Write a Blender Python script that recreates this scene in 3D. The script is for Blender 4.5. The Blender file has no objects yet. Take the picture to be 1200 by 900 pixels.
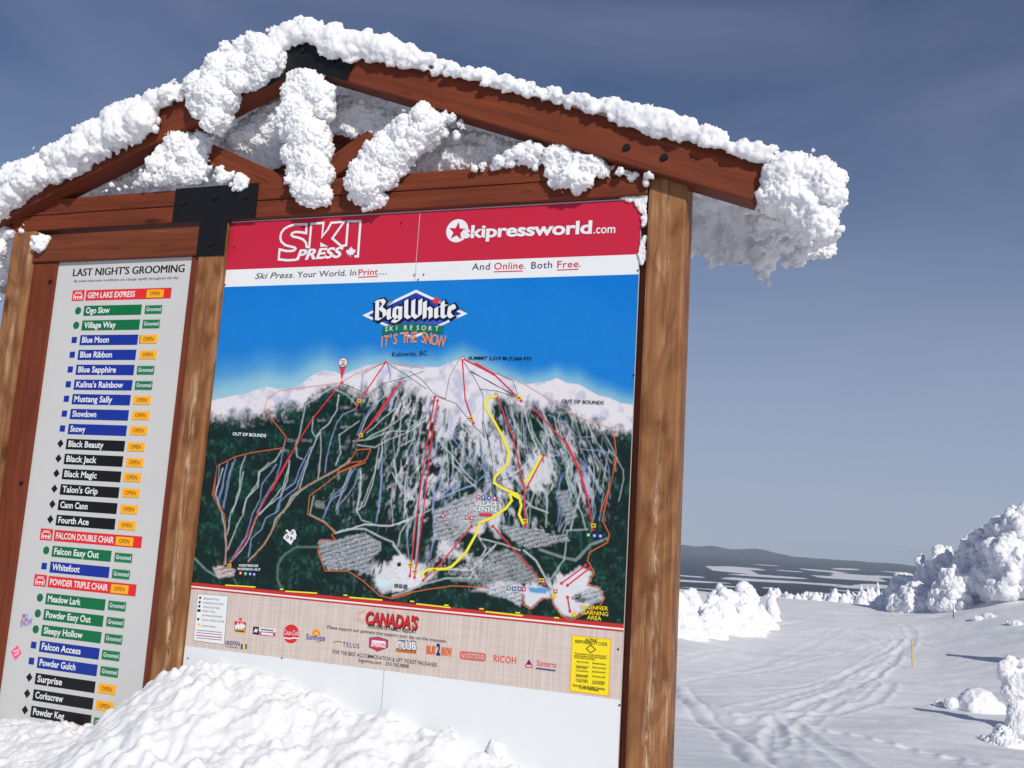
import bpy, bmesh, math, random
import numpy as np
from mathutils import Vector, Matrix

random.seed(7); RNG = np.random.default_rng(7)
SC = bpy.context.scene
COL = SC.collection

# ------------------------------------------------------------------ camera, sky, sun, exposure
YAW, PITCH, ROLL = 0.34382, 0.14720, 0.06204
CX, CY, CZ = 3.38474, -4.39171, 1.66083
FPX = 1088.9                                   # focal length for a 1200 px wide picture
SUN_AZ, SUN_EL = math.radians(-50.0), math.radians(31.0)     # azimuth counter-clockwise from +X

def cam_axes():
    f0 = Vector((-math.sin(YAW), math.cos(YAW), 0)); r0 = Vector((math.cos(YAW), math.sin(YAW), 0)); u0 = Vector((0, 0, 1))
    f = f0*math.cos(PITCH)+u0*math.sin(PITCH); u = -f0*math.sin(PITCH)+u0*math.cos(PITCH)
    r = r0*math.cos(ROLL)+u*math.sin(ROLL); u2 = -r0*math.sin(ROLL)+u*math.cos(ROLL)
    return r, u2, f
AR, AU, AF = cam_axes()
cam = bpy.data.objects.new('camera', bpy.data.cameras.new('camera')); COL.objects.link(cam)
m3 = Matrix((AR, AU, -AF)).transposed()
cam.matrix_world = Matrix.Translation((CX, CY, CZ)) @ m3.to_4x4()
cam.data.sensor_fit = 'HORIZONTAL'; cam.data.sensor_width = 36; cam.data.lens = 36*FPX/1200
cam.data.clip_start = 0.05; cam.data.clip_end = 200000
SC.camera = cam

SC.render.engine = 'CYCLES'
SC.view_settings.view_transform = 'Standard'; SC.view_settings.look = 'None'
SC.view_settings.exposure = 0.0; SC.view_settings.gamma = 1.0; SC.view_settings.use_curve_mapping = False
try:
    SC.cycles.use_denoising = True
    SC.cycles.max_bounces = 8; SC.cycles.volume_bounces = 0
except Exception:
    pass

world = bpy.data.worlds.new('World'); SC.world = world; world.use_nodes = True
nt = world.node_tree; nt.nodes.clear()
def wn(t): return nt.nodes.new(t)
sky = wn('ShaderNodeTexSky'); sky.sky_type = 'NISHITA'; sky.sun_disc = False
sky.sun_elevation = SUN_EL; sky.sun_rotation = math.atan2(math.cos(SUN_AZ), math.sin(SUN_AZ))
sky.altitude = 2300; sky.air_density = 1.0; sky.dust_density = 0.1; sky.ozone_density = 1.6
# thin high cloud, streaked along the wind: a veil on the sky itself
tc = wn('ShaderNodeTexCoord'); mp = wn('ShaderNodeMapping'); mp.inputs['Scale'].default_value = (1.5, 1.9, 5.0); mp.inputs['Rotation'].default_value = (0.15, 0.35, 0.3)
nz = wn('ShaderNodeTexNoise'); nz.inputs['Scale'].default_value = 1.5; nz.inputs['Detail'].default_value = 7; nz.inputs['Roughness'].default_value = 0.5; nz.inputs['Distortion'].default_value = 0.5
rp = wn('ShaderNodeValToRGB'); rp.color_ramp.elements[0].position = 0.34; rp.color_ramp.elements[1].position = 0.78
rp.color_ramp.elements[0].color = (0.08, 0.08, 0.08, 1); rp.color_ramp.elements[1].color = (0.46, 0.46, 0.46, 1)
hs = wn('ShaderNodeHueSaturation'); hs.inputs['Saturation'].default_value = 1.22
mx = wn('ShaderNodeMix'); mx.data_type = 'RGBA'; mx.inputs[7].default_value = (5.0, 5.4, 8.3, 1)
bg = wn('ShaderNodeBackground'); bg.inputs['Strength'].default_value = 0.06
out = wn('ShaderNodeOutputWorld'); L = nt.links.new
L(tc.outputs['Generated'], mp.inputs['Vector']); L(mp.outputs['Vector'], nz.inputs['Vector']); L(nz.outputs['Fac'], rp.inputs['Fac'])
gsep = wn('ShaderNodeSeparateXYZ'); gmx = wn('ShaderNodeMath'); gmx.operation = 'MAXIMUM'; gmx.inputs[1].default_value = 0.012; gcb = wn('ShaderNodeCombineXYZ')   # below the level horizon the air stays as pale as on it
L(tc.outputs['Generated'], gsep.inputs[0]); L(gsep.outputs['Z'], gmx.inputs[0]); L(gsep.outputs['X'], gcb.inputs['X']); L(gsep.outputs['Y'], gcb.inputs['Y']); L(gmx.outputs[0], gcb.inputs['Z']); L(gcb.outputs[0], sky.inputs['Vector'])
L(sky.outputs['Color'], hs.inputs['Color']); L(hs.outputs['Color'], mx.inputs[6]); L(rp.outputs['Color'], mx.inputs[0])
sp = wn('ShaderNodeSeparateXYZ'); L(tc.outputs['Generated'], sp.inputs[0])
hr = wn('ShaderNodeMapRange'); hr.inputs['From Min'].default_value = 0.0; hr.inputs['From Max'].default_value = 0.46; hr.inputs['To Min'].default_value = 0.85; hr.inputs['To Max'].default_value = 0.0; hr.interpolation_type = 'SMOOTHSTEP'
L(sp.outputs['Z'], hr.inputs['Value'])
mh = wn('ShaderNodeMix'); mh.data_type = 'RGBA'; mh.inputs[7].default_value = (5.8, 6.7, 9.0, 1)      # pale veil low over the horizon
L(hr.outputs[0], mh.inputs[0]); L(mx.outputs[2], mh.inputs[6]); L(mh.outputs[2], bg.inputs['Color']); L(bg.outputs['Background'], out.inputs['Surface'])

sun = bpy.data.objects.new('sun', bpy.data.lights.new('sun', 'SUN')); COL.objects.link(sun)
sun.data.energy = 3.15; sun.data.angle = math.radians(0.53); sun.data.color = (1.0, 0.95, 0.87)
sdir = Vector((math.cos(SUN_AZ)*math.cos(SUN_EL), math.sin(SUN_AZ)*math.cos(SUN_EL), math.sin(SUN_EL)))
sun.rotation_euler = sdir.to_track_quat('Z', 'Y').to_euler(); sun.location = (12, -14, 12)

# ------------------------------------------------------------------ survey helpers (where a sight line meets a plane or the ground)
A_R, A_U, A_F, A_C = (np.array(v) for v in (AR, AU, AF, (CX, CY, CZ)))
def ray(px, py): return A_F + A_R*(px-600)/FPX + A_U*(450-py)/FPX
def on_y(px, py, Y=0.0):
    d = ray(px, py); t = (Y-CY)/d[1]; return A_C+d*t
def XZ(px, py): p = on_y(px, py); return (p[0], p[2])
def at_dist(px, py, D):
    d = ray(px, py); return A_C+d/math.hypot(d[0], d[1])*D
def to_px(X, Z):                                # board plane -> survey units, vectorised
    d = np.stack([X-CX, np.full_like(X, -CY), Z-CZ], -1)
    w = d@A_F; return 600+FPX*(d@A_R)/w, 450-FPX*(d@A_U)/w
def crop(x0, y0, k, pts): return [(x0+x*k, y0+y*k) for x, y in pts]
def lin(r, g, b):
    f = lambda c: (c/255/12.92) if c/255 <= 0.04045 else ((c/255+0.055)/1.055)**2.4
    return (f(r), f(g), f(b))

# ------------------------------------------------------------------ noise
def hash3(ix, iy, iz, seed=0):
    h = (ix.astype(np.int64)*374761393 + iy.astype(np.int64)*668265263 + iz.astype(np.int64)*2147483647 + seed*974711) & 0xffffffff
    h = ((h ^ (h >> 13))*1274126177) & 0xffffffff
    h = ((h ^ (h >> 16))*2246822519) & 0xffffffff
    return ((h ^ (h >> 15)) & 0xffffff)/float(0xffffff)
def vnoise(p, seed=0):
    i = np.floor(p).astype(np.int64); f = p-i; f = f*f*(3-2*f); r = 0
    for dx in (0, 1):
        for dy in (0, 1):
            for dz in (0, 1):
                w = (f[..., 0] if dx else 1-f[..., 0])*(f[..., 1] if dy else 1-f[..., 1])*(f[..., 2] if dz else 1-f[..., 2])
                r = r+w*hash3(i[..., 0]+dx, i[..., 1]+dy, i[..., 2]+dz, seed)
    return r
def fbm(p, octs=4, seed=0, gain=0.5):
    a = 1; s = 0; t = 0
    for o in range(octs):
        s = s+a*vnoise(p*(2**o)+17.3*o, seed+o); t += a; a *= gain
    return s/t
def worley(p, seed=0):
    i = np.floor(p).astype(np.int64); best = np.full(p.shape[:-1], 9.0)
    for dx in (-1, 0, 1):
        for dy in (-1, 0, 1):
            for dz in (-1, 0, 1):
                c = i+np.array([dx, dy, dz])
                q = c+np.stack([hash3(c[..., 0], c[..., 1], c[..., 2], seed+k) for k in (1, 2, 3)], -1)
                best = np.minimum(best, ((p-q)**2).sum(-1))
    return np.sqrt(best)
def v2(x, y, k=1.0): return np.stack([x*k, y*k, np.zeros_like(x)], -1)
def sst(a, b, x): t = np.clip((x-a)/(b-a), 0, 1); return t*t*(3-2*t)

# ------------------------------------------------------------------ materials
MATS = {}
def mat(name, rgb, rough=0.6, spec=0.3, noise=None, bump=None, metallic=0.0):
    if name in MATS: return MATS[name]
    m = bpy.data.materials.new(name); m.use_nodes = True; t = m.node_tree; b = t.nodes['Principled BSDF']
    b.inputs['Base Color'].default_value = (*rgb, 1); b.inputs['Roughness'].default_value = rough
    b.inputs['Specular IOR Level'].default_value = spec; b.inputs['Metallic'].default_value = metallic
    if noise or bump:
        co = t.nodes.new('ShaderNodeTexCoord')
    if noise:
        sc, amt = noise
        n = t.nodes.new('ShaderNodeTexNoise'); n.inputs['Scale'].default_value = sc; n.inputs['Detail'].default_value = 5
        t.links.new(co.outputs['Object'], n.inputs['Vector'])
        mm = t.nodes.new('ShaderNodeMix'); mm.data_type = 'RGBA'
        mm.inputs[6].default_value = (*[c*(1-amt) for c in rgb], 1); mm.inputs[7].default_value = (*[min(1, c*(1+amt)) for c in rgb], 1)
        t.links.new(n.outputs['Fac'], mm.inputs[0]); t.links.new(mm.outputs[2], b.inputs['Base Color'])
    if bump:
        sc, st, dist = bump
        n2 = t.nodes.new('ShaderNodeTexNoise'); n2.inputs['Scale'].default_value = sc; n2.inputs['Detail'].default_value = 4
        t.links.new(co.outputs['Object'], n2.inputs['Vector'])
        bp = t.nodes.new('ShaderNodeBump'); bp.inputs['Strength'].default_value = st; bp.inputs['Distance'].default_value = dist
        t.links.new(n2.outputs['Fac'], bp.inputs['Height']); t.links.new(bp.outputs['Normal'], b.inputs['Normal'])
    MATS[name] = m; return m

def wood_mat(name, dark, mid, pale, wear=0.62, crack=True, streak=False):
    """planed timber, grain along local X: streaks, knots, worn pale patches, dark checks"""
    m = bpy.data.materials.new(name); m.use_nodes = True; t = m.node_tree; b = t.nodes['Principled BSDF']
    N = t.nodes.new; K = t.links.new
    co = N('ShaderNodeTexCoord'); oi = N('ShaderNodeObjectInfo')
    ad = N('ShaderNodeVectorMath'); ad.operation = 'MULTIPLY_ADD'; ad.inputs[1].default_value = (1, 1, 1)
    cb = N('ShaderNodeCombineXYZ'); mu = N('ShaderNodeMath'); mu.operation = 'MULTIPLY'; mu.inputs[1].default_value = 37.0
    K(oi.outputs['Random'], mu.inputs[0]); K(mu.outputs[0], cb.inputs[0]); K(mu.outputs[0], cb.inputs[1])
    K(co.outputs['Object'], ad.inputs[0]); K(cb.outputs[0], ad.inputs[2])
    def stretched(sx, sy, scale, detail, dist=0.0):
        mpn = N('ShaderNodeMapping'); mpn.inputs['Scale'].default_value = (sx, sy, sy); K(ad.outputs[0], mpn.inputs['Vector'])
        n = N('ShaderNodeTexNoise'); n.inputs['Scale'].default_value = scale; n.inputs['Detail'].default_value = detail; n.inputs['Distortion'].default_value = dist
        K(mpn.outputs[0], n.inputs['Vector']); return n
    g1 = stretched(1.2, 26, 1.6, 6, 0.6); g2 = stretched(0.7, 7, 1.5, 4, 1.2); g3 = stretched(3.2, 70, 1.0, 3)
    r1 = N('ShaderNodeValToRGB'); e = r1.color_ramp.elements
    e[0].position = 0.28; e[0].color = (*dark, 1); e[1].position = 0.72; e[1].color = (*mid, 1)
    mixg = N('ShaderNodeMix'); mixg.data_type = 'FLOAT'; mixg.inputs[0].default_value = 0.5
    K(g1.outputs['Fac'], mixg.inputs[2]); K(g2.outputs['Fac'], mixg.inputs[3]); K(mixg.outputs[0], r1.inputs['Fac'])
    rw = N('ShaderNodeValToRGB'); rw.color_ramp.elements[0].position = wear; rw.color_ramp.elements[1].position = wear+0.16
    mw = N('ShaderNodeMath'); mw.operation = 'MULTIPLY'; K(g2.outputs['Fac'], rw.inputs['Fac'])
    r3 = N('ShaderNodeValToRGB'); r3.color_ramp.elements[0].position = 0.46; r3.color_ramp.elements[1].position = 0.62
    K(g3.outputs['Fac'], r3.inputs['Fac']); K(rw.outputs['Color'], mw.inputs[0]); K(r3.outputs['Color'], mw.inputs[1])
    mx1 = N('ShaderNodeMix'); mx1.data_type = 'RGBA'; mx1.inputs[7].default_value = (*pale, 1)
    K(mw.outputs[0], mx1.inputs[0]); K(r1.outputs['Color'], mx1.inputs[6])
    # knots
    vo = N('ShaderNodeTexVoronoi'); mpk = N('ShaderNodeMapping'); mpk.inputs['Scale'].default_value = (1.5, 4.5, 4.5); K(ad.outputs[0], mpk.inputs['Vector']); K(mpk.outputs[0], vo.inputs['Vector'])
    vo.inputs['Scale'].default_value = 1.0
    rk = N('ShaderNodeValToRGB'); rk.color_ramp.elements[0].position = 0.05; rk.color_ramp.elements[1].position = 0.11
    rk.color_ramp.elements[0].color = (0.35, 0.3, 0.28, 1); rk.color_ramp.elements[1].color = (1, 1, 1, 1); K(vo.outputs['Distance'], rk.inputs['Fac'])
    mk = N('ShaderNodeMix'); mk.data_type = 'RGBA'; mk.blend_type = 'MULTIPLY'; mk.inputs[0].default_value = 0.85
    K(mx1.outputs[2], mk.inputs[6]); K(rk.outputs['Color'], mk.inputs[7])
    last = mk
    if crack:
        gc = stretched(0.35, 12, 1.0, 2, 0.4); rc = N('ShaderNodeValToRGB')
        ec = rc.color_ramp.elements; ec[0].position = 0.495; ec[0].color = (1, 1, 1, 1); ec[1].position = 0.5; ec[1].color = (0.3, 0.27, 0.25, 1)
        e3 = ec.new(0.506); e3.color = (1, 1, 1, 1); K(gc.outputs['Fac'], rc.inputs['Fac'])
        mc = N('ShaderNodeMix'); mc.data_type = 'RGBA'; mc.blend_type = 'MULTIPLY'; mc.inputs[0].default_value = 0.7
        K(mk.outputs[2], mc.inputs[6]); K(rc.outputs['Color'], mc.inputs[7]); last = mc
    if streak:                                  # bare sapwood worn along the middle of the face
        sx = N('ShaderNodeSeparateXYZ'); K(co.outputs['Object'], sx.inputs[0]); wv = stretched(1.1, 0.0, 1.3, 3)
        a1 = N('ShaderNodeMath'); a1.operation = 'MULTIPLY_ADD'; a1.inputs[1].default_value = 0.11; K(wv.outputs['Fac'], a1.inputs[0]); K(sx.outputs['Y'], a1.inputs[2])
        a2 = N('ShaderNodeMath'); a2.operation = 'SUBTRACT'; a2.inputs[1].default_value = 0.050; K(a1.outputs[0], a2.inputs[0])
        a3 = N('ShaderNodeMath'); a3.operation = 'ABSOLUTE'; K(a2.outputs[0], a3.inputs[0])
        a4 = N('ShaderNodeMapRange'); a4.inputs['From Min'].default_value = 0.003; a4.inputs['From Max'].default_value = 0.026; a4.inputs['To Min'].default_value = 1; a4.inputs['To Max'].default_value = 0; K(a3.outputs[0], a4.inputs['Value'])
        f_ = stretched(9, 60, 1.0, 4, 0.8); rf_ = N('ShaderNodeValToRGB'); rf_.color_ramp.elements[0].position = 0.42; rf_.color_ramp.elements[1].position = 0.60; K(f_.outputs['Fac'], rf_.inputs['Fac'])
        fd = stretched(1.3, 2.0, 1.0, 2); rd = N('ShaderNodeValToRGB'); rd.color_ramp.elements[0].position = 0.40; rd.color_ramp.elements[1].position = 0.66; K(fd.outputs['Fac'], rd.inputs['Fac'])
        a6 = N('ShaderNodeMath'); a6.operation = 'MULTIPLY'; K(a4.outputs[0], a6.inputs[0]); K(rd.outputs['Color'], a6.inputs[1])
        a5 = N('ShaderNodeMath'); a5.operation = 'MULTIPLY'; K(a6.outputs[0], a5.inputs[0]); K(rf_.outputs['Color'], a5.inputs[1])
        ms_ = N('ShaderNodeMix'); ms_.data_type = 'RGBA'; ms_.inputs[7].default_value = (*pale, 1); K(a5.outputs[0], ms_.inputs[0]); K(last.outputs[2], ms_.inputs[6]); last = ms_
        sb = stretched(2.2, 5, 1.3, 5, 1.5); rs_ = N('ShaderNodeValToRGB'); rs_.color_ramp.elements[0].position = 0.34; rs_.color_ramp.elements[0].color = (0.50, 0.36, 0.28, 1); rs_.color_ramp.elements[1].position = 0.56; rs_.color_ramp.elements[1].color = (1, 1, 1, 1); K(sb.outputs['Fac'], rs_.inputs['Fac'])
        mt_ = N('ShaderNodeMix'); mt_.data_type = 'RGBA'; mt_.blend_type = 'MULTIPLY'; mt_.inputs[0].default_value = 0.8; K(last.outputs[2], mt_.inputs[6]); K(rs_.outputs['Color'], mt_.inputs[7]); last = mt_
    K(last.outputs[2], b.inputs['Base Color']); b.inputs['Roughness'].default_value = 0.62; b.inputs['Specular IOR Level'].default_value = 0.25
    bp = N('ShaderNodeBump'); bp.inputs['Strength'].default_value = 0.5; bp.inputs['Distance'].default_value = 0.004
    K(g1.outputs['Fac'], bp.inputs['Height']); K(bp.outputs['Normal'], b.inputs['Normal'])
    return m
RED_WOOD = wood_mat('red_stained_timber', (0.098, 0.019, 0.008), (0.225, 0.050, 0.018), (0.28, 0.12, 0.06), wear=0.68)
POST_WOOD = wood_mat('weathered_post_timber', (0.185, 0.072, 0.025), (0.41, 0.195, 0.080), (0.66, 0.47, 0.31), wear=0.58, streak=True)
TRIM_WOOD = wood_mat('worn_trim_timber', (0.105, 0.024, 0.010), (0.235, 0.060, 0.022), (0.42, 0.23, 0.13), wear=0.58)
STEEL = mat('black_painted_steel', (0.006, 0.0065, 0.008), 0.5, 0.3, noise=(9, 0.35), bump=(60, 0.2, 0.002))
BOLT = mat('black_bolt', (0.008, 0.009, 0.011), 0.4, 0.4)
DECK = mat('pale_roof_board', (0.42, 0.36, 0.26), 0.7, 0.2, noise=(14, 0.2))
SNOW = mat('rime_snow', (0.90, 0.905, 0.92), 0.75, 0.12, bump=(170, 0.6, 0.006))
def glow_through(m, r):
    b = m.node_tree.nodes['Principled BSDF']; b.inputs['Subsurface Weight'].default_value = 0.55; b.inputs['Subsurface Radius'].default_value = (1.0, 1.0, 1.1); b.inputs['Subsurface Scale'].default_value = r
glow_through(SNOW, 0.02)
SNOW_G = mat('ground_snow', (0.80, 0.80, 0.835), 0.8, 0.1, noise=(0.35, 0.025), bump=(26, 0.25, 0.02))
SNOW_B = mat('piled_snow', (0.83, 0.835, 0.85), 0.8, 0.1, bump=(70, 0.45, 0.008)); glow_through(SNOW_B, 0.035)
SNOW_T = mat('tree_rime', (0.90, 0.90, 0.925), 0.8, 0.1, bump=(5, 0.7, 0.14))
WHITE_BOARD = mat('white_sheet', (0.78, 0.81, 0.82), 0.35, 0.4, noise=(2.2, 0.03))
GREY_BOARD = mat('grey_white_sheet', (0.60, 0.60, 0.585), 0.4, 0.35, noise=(1.6, 0.04))
EDGE = mat('sheet_edge', (0.5, 0.5, 0.5), 0.4, 0.4)
def ink(name, r, g, b, rough=0.38): return mat(name, lin(r, g, b), rough, 0.35, noise=(3.0, 0.05))

# ------------------------------------------------------------------ mesh builder
class MB:
    def __init__(s): s.v = []; s.f = []; s.mi = []; s.mats = []; s.c = 0
    def lift(s, lay): s.c += 1; return lay+0.014*(s.c % 60)          # print passes never share a plane
    def slot(s, m):
        if m not in s.mats: s.mats.append(m)
        return s.mats.index(m)
    def face(s, pts, m):
        n = len(s.v); s.v += [tuple(p) for p in pts]; s.f.append(tuple(range(n, n+len(pts)))); s.mi.append(s.slot(m))
    def mesh(s, me, mtx, m):
        n = len(s.v); s.v += [tuple(mtx @ v.co) for v in me.vertices]; k = s.slot(m)
        for p in me.polygons: s.f.append(tuple(n+i for i in p.vertices)); s.mi.append(k)
    def box(s, x0, x1, y0, y1, z0, z1, m):
        P = [(x0, y0, z0), (x1, y0, z0), (x1, y1, z0), (x0, y1, z0), (x0, y0, z1), (x1, y0, z1), (x1, y1, z1), (x0, y1, z1)]
        n = len(s.v); s.v += P; k = s.slot(m)
        for q in ((0, 1, 5, 4), (1, 2, 6, 5), (2, 3, 7, 6), (3, 0, 4, 7), (4, 5, 6, 7), (3, 2, 1, 0)): s.f.append(tuple(n+i for i in q)); s.mi.append(k)
    # ---- flat print on the board plane (Y = const, facing -Y); points are (X, Z)
    def poly(s, pts, m, lay=1):
        pts = list(pts); a = sum(pts[i][0]*pts[(i+1) % len(pts)][1]-pts[(i+1) % len(pts)][0]*pts[i][1] for i in range(len(pts)))
        if a < 0: pts.reverse()
        s.face([(x, -0.0006*lay, z) for x, z in pts], m)
    def rect(s, x0, x1, z0, z1, m, lay=1): s.poly([(x0, z0), (x1, z0), (x1, z1), (x0, z1)], m, lay)
    def disc(s, x, z, r, m, lay=1, n=20, rz=None): s.poly([(x+r*math.cos(i*2*math.pi/n), z+(rz or r)*math.sin(i*2*math.pi/n)) for i in range(n)], m, lay)
    def stroke(s, pts, w, m, lay=1, closed=False):
        P = [Vector(p) for p in pts]; n = len(P); lay = s.lift(lay)
        if n < 2: return
        L_, R_ = [], []
        for i in range(n):
            a = P[i-1] if (i > 0 or closed) else P[i]; c = P[(i+1) % n] if (i < n-1 or closed) else P[i]
            d1 = (P[i]-a); d2 = (c-P[i])
            if d1.length < 1e-9: d1 = d2
            if d2.length < 1e-9: d2 = d1
            d1 = d1.normalized(); d2 = d2.normalized(); t = d1+d2
            if t.length < 1e-6: t = d1
            t.normalize(); nn = Vector((-t.y, t.x)); k = 1/max(0.5, abs(nn.dot(Vector((-d1.y, d1.x)))))
            L_.append(P[i]+nn*w/2*k); R_.append(P[i]-nn*w/2*k)
        for i in range(n if closed else n-1):
            j = (i+1) % n; s.poly([R_[i], R_[j], L_[j], L_[i]], m, lay)
    def dots(s, pts, w, gap, m, lay=1):
        acc = 0.0
        for a, b in zip(pts[:-1], pts[1:]):
            A = Vector(a); B = Vector(b); l = (B-A).length
            if l < 1e-6: continue
            while acc < l:
                c = A.lerp(B, acc/l); s.disc(c.x, c.y, w/2, m, lay, 6); acc += gap
            acc -= l
    def nib(s, pts, nib, m, lay=1):             # broad-nib pen stroke
        h = Vector(nib)/2
        for a, b in zip(pts[:-1], pts[1:]):
            A = Vector(a); B = Vector(b); q = [A-h, A+h, B+h, B-h]
            c = sum(q, Vector((0, 0)))/4; q.sort(key=lambda p: math.atan2(p.y-c.y, p.x-c.x)); s.poly(q, m, s.lift(lay))
    def text(s, body, p0, h, m, lay=1, p1=None, shear=0.0, bold=0.0, spacing=1.0, align='L', squash=1.0):
        """p0, p1: ends of the baseline on the board; h: cap height in metres"""
        me = text_mesh(body, shear, bold, spacing)
        xs = [v.co.x for v in me.vertices]; x0, x1 = min(xs), max(xs)
        kz = h/0.69; lay = s.lift(lay)
        if p1 is not None:
            d = Vector(p1)-Vector(p0); kx = d.length/(x1-x0); ang = math.atan2(d.y, d.x)
        else:
            kx = kz*squash; ang = 0.0
        off = -x0 if align == 'L' else (-(x0+x1)/2 if align == 'C' else -x1)
        ca, sa = math.cos(ang), math.sin(ang)
        M = Matrix(((ca*kx, -sa*kz, 0, p0[0]+off*kx*ca), (0, 0, -1, -0.0006*lay), (sa*kx, ca*kz, 0, p0[1]+off*kx*sa), (0, 0, 0, 1)))
        s.mesh(me, M, m)
    def build(s, name, parent=None, loc=None, smooth=False):
        me = bpy.data.meshes.new(name); me.from_pydata(s.v, [], s.f); 
        for m in s.mats: me.materials.append(m)
        me.polygons.foreach_set('material_index', s.mi)
        if smooth: me.polygons.foreach_set('use_smooth', [True]*len(me.polygons))
        me.update(); return link(name, me, parent, loc)
def link(name, me, parent=None, loc=None):
    o = bpy.data.objects.new(name, me); COL.objects.link(o)
    if parent: o.parent = parent
    if loc is not None: o.location = loc
    return o
_TM = {}
def text_mesh(body, shear, bold, spacing):
    k = (body, shear, bold, spacing)
    if k not in _TM:
        c = bpy.data.curves.new('lettering', 'FONT'); c.body = body; c.shear = shear; c.offset = bold; c.space_character = spacing; c.resolution_u = 3
        o = bpy.data.objects.new('lettering', c); _TM[k] = bpy.data.meshes.new_from_object(o)
        bpy.data.objects.remove(o); bpy.data.curves.remove(c)
    return _TM[k]
def empty(name, loc, label, cat, group=None):
    o = bpy.data.objects.new(name, None); COL.objects.link(o); o.location = loc; return tag(o, label, cat, group)
def tag(o, label=None, cat=None, group=None, kind=None):
    if label: o['label'] = label
    if cat: o['category'] = cat
    if group: o['group'] = group
    if kind: o['kind'] = kind
    return o

def timber(name, p0, p1, up, w, d, m, parent, bevel=0.008):
    """squared timber from p0 to p1 (centre line); w across 'up' direction, d along the other; grain along local X"""
    p0 = Vector(p0); p1 = Vector(p1); x = (p1-p0).normalized(); z = Vector(up); z = (z-x*z.dot(x)).normalized(); y = z.cross(x)
    l = (p1-p0).length; bm = bmesh.new(); bmesh.ops.create_cube(bm, size=1.0)
    for v in bm.verts: v.co = Vector((v.co.x*l, v.co.y*d, v.co.z*w))
    bmesh.ops.bevel(bm, geom=bm.edges[:], offset=bevel, segments=2, affect='EDGES', profile=0.5)
    me = bpy.data.meshes.new(name); bm.to_mesh(me); bm.free(); me.materials.append(m)
    o = link(name, me, parent)
    M = Matrix((x, y, z)).transposed().to_4x4(); M.translation = (p0+p1)/2
    o.matrix_local = (Matrix.Translation(parent.location).inverted() @ M) if parent else M
    return o

# ------------------------------------------------------------------ snow clumps
_ICO = {}
def ico(sub):
    if sub not in _ICO:
        bm = bmesh.new(); bmesh.ops.create_icosphere(bm, subdivisions=sub, radius=1.0)
        _ICO[sub] = (np.array([v.co[:] for v in bm.verts]), np.array([[v.index for v in f.verts] for f in bm.faces])); bm.free()
    return _ICO[sub]
def clump_mesh(name, spheres, voxel, m, lump=(0.0, 1.0), fine=(0.0, 1.0), seed=0, origin=None):
    """union of balls, closed over and roughened with cauliflower lumps and fine frost"""
    V, F, n = [], [], 0
    for x, y, z, r, *sq in spheres:
        iv, jf = ico(2 if r > voxel*3 else 1); q = np.array(sq) if sq else np.ones(3)
        V.append(iv*r*q+np.array([x, y, z])); F.append(jf+n); n += len(iv)
    V = np.concatenate(V); F = np.concatenate(F)
    me = bpy.data.meshes.new('raw'); me.from_pydata(V.tolist(), [], F.tolist())
    o = bpy.data.objects.new('raw', me); COL.objects.link(o)
    md = o.modifiers.new('r', 'REMESH'); md.mode = 'VOXEL'; md.voxel_size = voxel; md.use_smooth_shade = True
    dg = bpy.context.evaluated_depsgraph_get(); me2 = bpy.data.meshes.new_from_object(o.evaluated_get(dg))
    bpy.data.objects.remove(o); bpy.data.meshes.remove(me)
    k = len(me2.vertices); P = np.empty(k*3, np.float32); me2.vertices.foreach_get('co', P); P = P.reshape(-1, 3).astype(float)
    N = np.empty(k*3, np.float32); me2.vertices.foreach_get('normal', N); N = N.reshape(-1, 3)
    d = 0
    sc = lump[1]; wp = P+sc*0.5*np.stack([vnoise(P/sc*0.9, seed+k)-0.5 for k in (11, 12, 13)], -1)
    md_ = 0.35+1.3*sst(0.3, 0.7, vnoise(P/(sc*2.6), seed+21))               # some stretches lumpy, some smooth
    d = lump[0]*(1.25*(0.55-worley(wp/(sc*1.9), seed))+0.50*md_*(0.5-worley(wp/(sc*0.85), seed+3))+1.1*(vnoise(P/(sc*3.2), seed+31)-0.5))
    if fine[0]: d = d+fine[0]*(0.7*(0.5-worley(wp/fine[1], seed+9))+2.4*(fbm(P/fine[1]*1.15, 2, seed+5, 0.7)-0.5))
    P = P+N*np.asarray(d).reshape(-1, 1)
    if origin is None: origin = np.array([P[:, 0].mean(), P[:, 1].mean(), P[:, 2].min()])
    P = P-origin
    me2.vertices.foreach_set('co', P.astype(np.float32).ravel()); me2.update(); me2.name = name
    me2.materials.clear(); me2.materials.append(m)
    me2.polygons.foreach_set('use_smooth', [True]*len(me2.polygons))
    return me2, origin
def snow_thing(name, spheres, label, group=None, voxel=0.0066, m=None, lump=(0.020, 0.058), fine=(0.013, 0.0145), seed=0, cat='snow clump'):
    me, org = clump_mesh(name, spheres, voxel, m or SNOW, lump, fine, seed)
    return tag(link(name, me, None, org), label, cat, group)
def seg_dist(px, pz, poly):
    P = np.array(poly); best = np.full(px.shape, 1e9)
    for a, b in zip(P, np.roll(P, -1, 0)):
        ab = b-a; t = np.clip(((px-a[0])*ab[0]+(pz-a[1])*ab[1])/max(1e-12, ab@ab), 0, 1)
        best = np.minimum(best, np.hypot(px-a[0]-ab[0]*t, pz-a[1]-ab[1]*t))
    return best
def inside(px, pz, poly):
    P = np.array(poly); r = np.zeros(px.shape, bool)
    for (x1, y1), (x2, y2) in zip(P, np.roll(P, -1, 0)):
        c = ((y1 > pz) != (y2 > pz)); xi = x1+(pz-y1)*(x2-x1)/(y2-y1+1e-12); r ^= c & (px < xi)
    return r
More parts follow.
